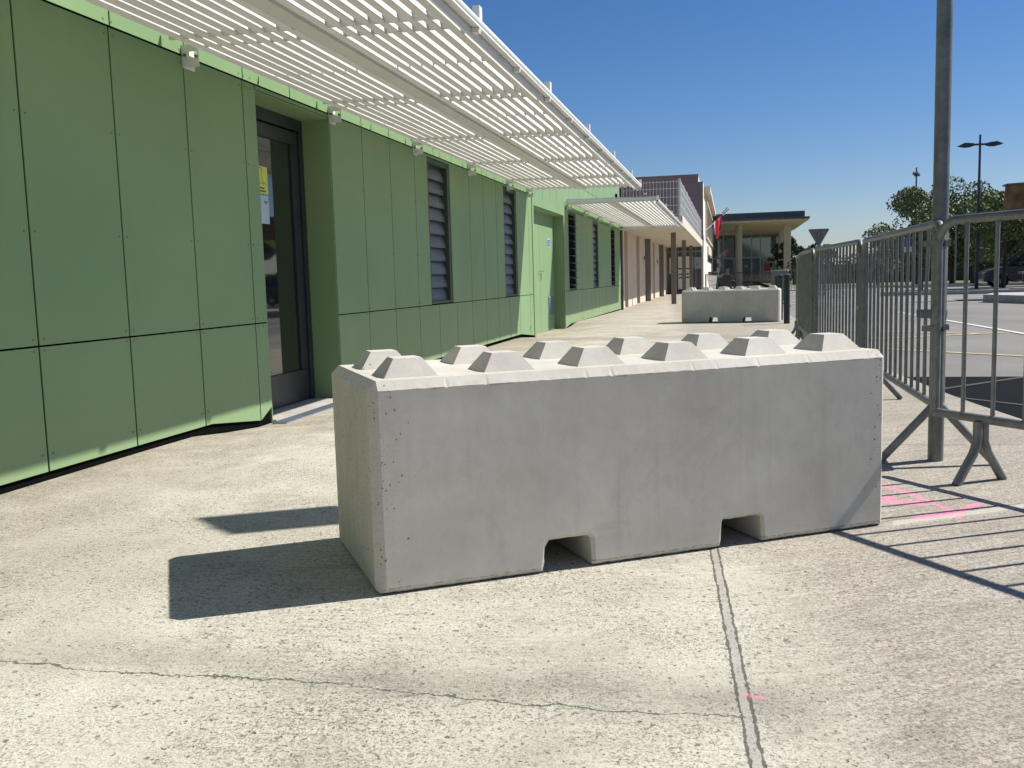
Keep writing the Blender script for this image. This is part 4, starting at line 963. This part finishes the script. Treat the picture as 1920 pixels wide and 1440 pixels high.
tree(4.95, 84.0, -0.1, 4.0, 1.1, .4, 'dark pointed conifer right beside the glass hall', 21, 'leafdk', 3200, .2, 18, 'small trees behind the barriers')
tree(6.0, 88.0, -0.1, 3.3, 1.3, .3, 'mid green bush right of the dark conifer', 22, 'leafmid', 2600, .2, 16, 'small trees behind the barriers')
tree(7.1, 86.0, -0.1, 3.65, 1.2, .5, 'dark bushy tree behind the give-way sign', 23, 'leafdk', 2600, .2, 16, 'small trees behind the barriers')
tree(8.4, 88.0, -0.1, 3.35, 1.2, .4, 'low dark tree right of the give-way sign', 24, 'leafdk', 2600, .2, 16, 'small trees behind the barriers')
hd_ = empty('hedge', (18, 76, 0), label='long dark hedge beyond the car park behind the barriers', cat='hedge')
hm = MB(); rnd = random.Random(5)
for k in range(60):
    x = -13 + k * 0.62; leaves(hm, (x, rnd.uniform(-.5, .5), 1.0), (.62, .7, 1.05 + rnd.uniform(-.1, .25)), 130, .26, rnd)
hm.box(-13.2, 24, -.35, .35, -.1, 1.35)
hm.build('foliage', M['leafmid'], hd_)
# post and rail fence on the verge
fn = empty('fence', (12, 63, -0.1), label='low wooden post fence on the grass beyond the road', cat='fence')
m = MB(); m.tube([(-3, 0, .85), (16, 0, .85)], .03, 6); m.build('rail', M['bark'], fn)
for k in range(11): m = MB(); m.box(-3 + 1.7 * k, -2.88 + 1.7 * k, -.05, .05, -.05, 1.0); m.build('post', M['bark'], fn)
# pale house glimpsed under the trees
hs_ = empty('house', (19, 92, -0.1), label='pale house glimpsed under the tree crowns', cat='house')
m = MB(); m.box(-6, 6, 0, 6, 0, 2.4); m.build('wall', M['cream'], hs_)
m = MB(); m.prism([(-6.4, 2.4), (6.4, 2.4), (4.5, 3.3), (-4.5, 3.3)], 'y', -.4, 6.4); m.build('roof', M['tandark'], hs_)
for x in (-4.2, -1.8, .9, 3.6): m = MB(); m.box(x, x + .9, -.04, -.01, .7, 1.9); m.build('window', M['slate'], hs_)

# ------------------------------------------------------------------ parked cars
def car(x, y, z, rot, mat, label):
    o_ = empty('parked_car', (x, y, z), rot, label=label, cat='car', group='cars parked beyond the car park')
    W = .86
    side = [(0.02, .38), (.06, .62), (.25, .78), (1.05, .98), (4.0, 1.02), (4.25, .85), (4.3, .45), (4.2, .28), (3.85, .26)]
    def arch(cx, r_, n_=9): return [(cx + r_ * math.cos(t), .30 + r_ * math.sin(t)) for t in [math.pi * k / (n_ - 1) for k in range(n_)]]
    poly = side + arch(3.45, .37) + [(2.95, .24), (1.25, .24)] + arch(.82, .37) + [(.35, .26), (.08, .28)]
    m = MB(); m.prism(poly, 'y', -W, W); m.build('body', M[mat], o_, bevel=0.05)
    m = MB(); top = [(1.75, 1.50), (2.2, 1.56), (3.3, 1.55), (3.75, 1.46)]; bot = [(1.05, .98), (1.9, .99), (3.3, 1.0), (4.05, 1.02)]
    vs = [(a, -W + .04, b_) for a, b_ in bot] + [(a, -W + .22, b_) for a, b_ in top] + [(a, W - .04, b_) for a, b_ in bot] + [(a, W - .22, b_) for a, b_ in top]
    fs = [(i, i + 1, i + 5, i + 4) for i in range(3)] + [(8 + i, 12 + i, 13 + i, 9 + i) for i in range(3)] + [(4 + i, 5 + i, 13 + i, 12 + i) for i in range(3)] + [(0, 4, 12, 8), (3, 11, 15, 7)]
    m.add(vs, fs); m.build('windows', M['glass'], o_)
    m = MB()
    for s_ in (-1, 1):
        yb, yt = s_ * (W - .03), s_ * (W - .215)
        for a, b_ in (((1.03, yb, .99), (1.76, yt, 1.51)), ((2.35, yb, 1.0), (2.45, yt, 1.56)), ((3.35, yb, 1.0), (3.3, yt, 1.56)), ((4.05, yb, 1.02), (3.75, yt, 1.47)), ((1.76, yt, 1.51), (2.3, yt, 1.57)), ((2.3, yt, 1.57), (3.3, yt, 1.56)), ((3.3, yt, 1.56), (3.76, yt, 1.47))):
            m.bar(a, b_, .07, .05, (1, 0, 0) if abs(a[2] - b_[2]) > .2 else (0, 0, 1))
    m.box(1.78, 3.7, -.64, .64, 1.545, 1.585); m.build('roof', M[mat], o_)
    for (cx, s_) in ((.82, -1), (3.45, -1), (.82, 1), (3.45, 1)): wheel(o_, cx, s_ * (W - .10), .31, .315, .20, .21)
    for s_ in (-1, 1): m = MB(); m.box(.03, .28, s_ * .62 - .14, s_ * .62 + .14, .62, .74); m.build('headlight', M['rim'], o_)
    for s_ in (-1, 1): m = MB(); m.box(1.45, 1.62, s_ * (W + .10) - .06, s_ * (W + .10) + .06, 1.0, 1.14); m.build('mirror', M[mat], o_)
car(11.50, 48.6, -0.10, -0.04, 'carp', 'grey estate car parked behind the dark tree trunk')
car(12.15, 44.6, -0.10, -0.16, 'carp2', 'darker car at the right edge overlapping the grey one')

# wooden roofed shelter at the right edge
sh = empty('wooden_shelter', (9.75, 31.0, -0.1), 0.0, label='brown and ochre wooden shelter roof at the right edge', cat='shelter')
m = MB(); m.prism([(-1.72, 3.34), (4, 3.52), (4, 2.62), (-1.78, 2.62)], 'y', -.05, .12); m.build('roof_fascia', M['wood'], sh)
m = MB(); m.prism([(-1.735, 3.345), (4, 3.525), (4, 3.58), (-1.72, 3.40)], 'y', -.08, .4); m.build('roof', M['roofgrey'], sh)
m = MB(); m.prism([(-1.0, 2.61), (3.9, 2.61), (3.9, 1.7), (-.1, 1.95)], 'y', .13, .95); m.build('soffit', M['darkwood'], sh)
m = MB(); m.prism([(-1.5, 2.615), (-0.4, 2.615), (-.85, 2.28)], 'y', -.02, .1); m.build('brace', M['paperyel'], sh)
for x in (2.2, 3.7): m = MB(); m.box(x, x + .2, .4, .6, 0, 2.6); m.build('post', M['wood'], sh)
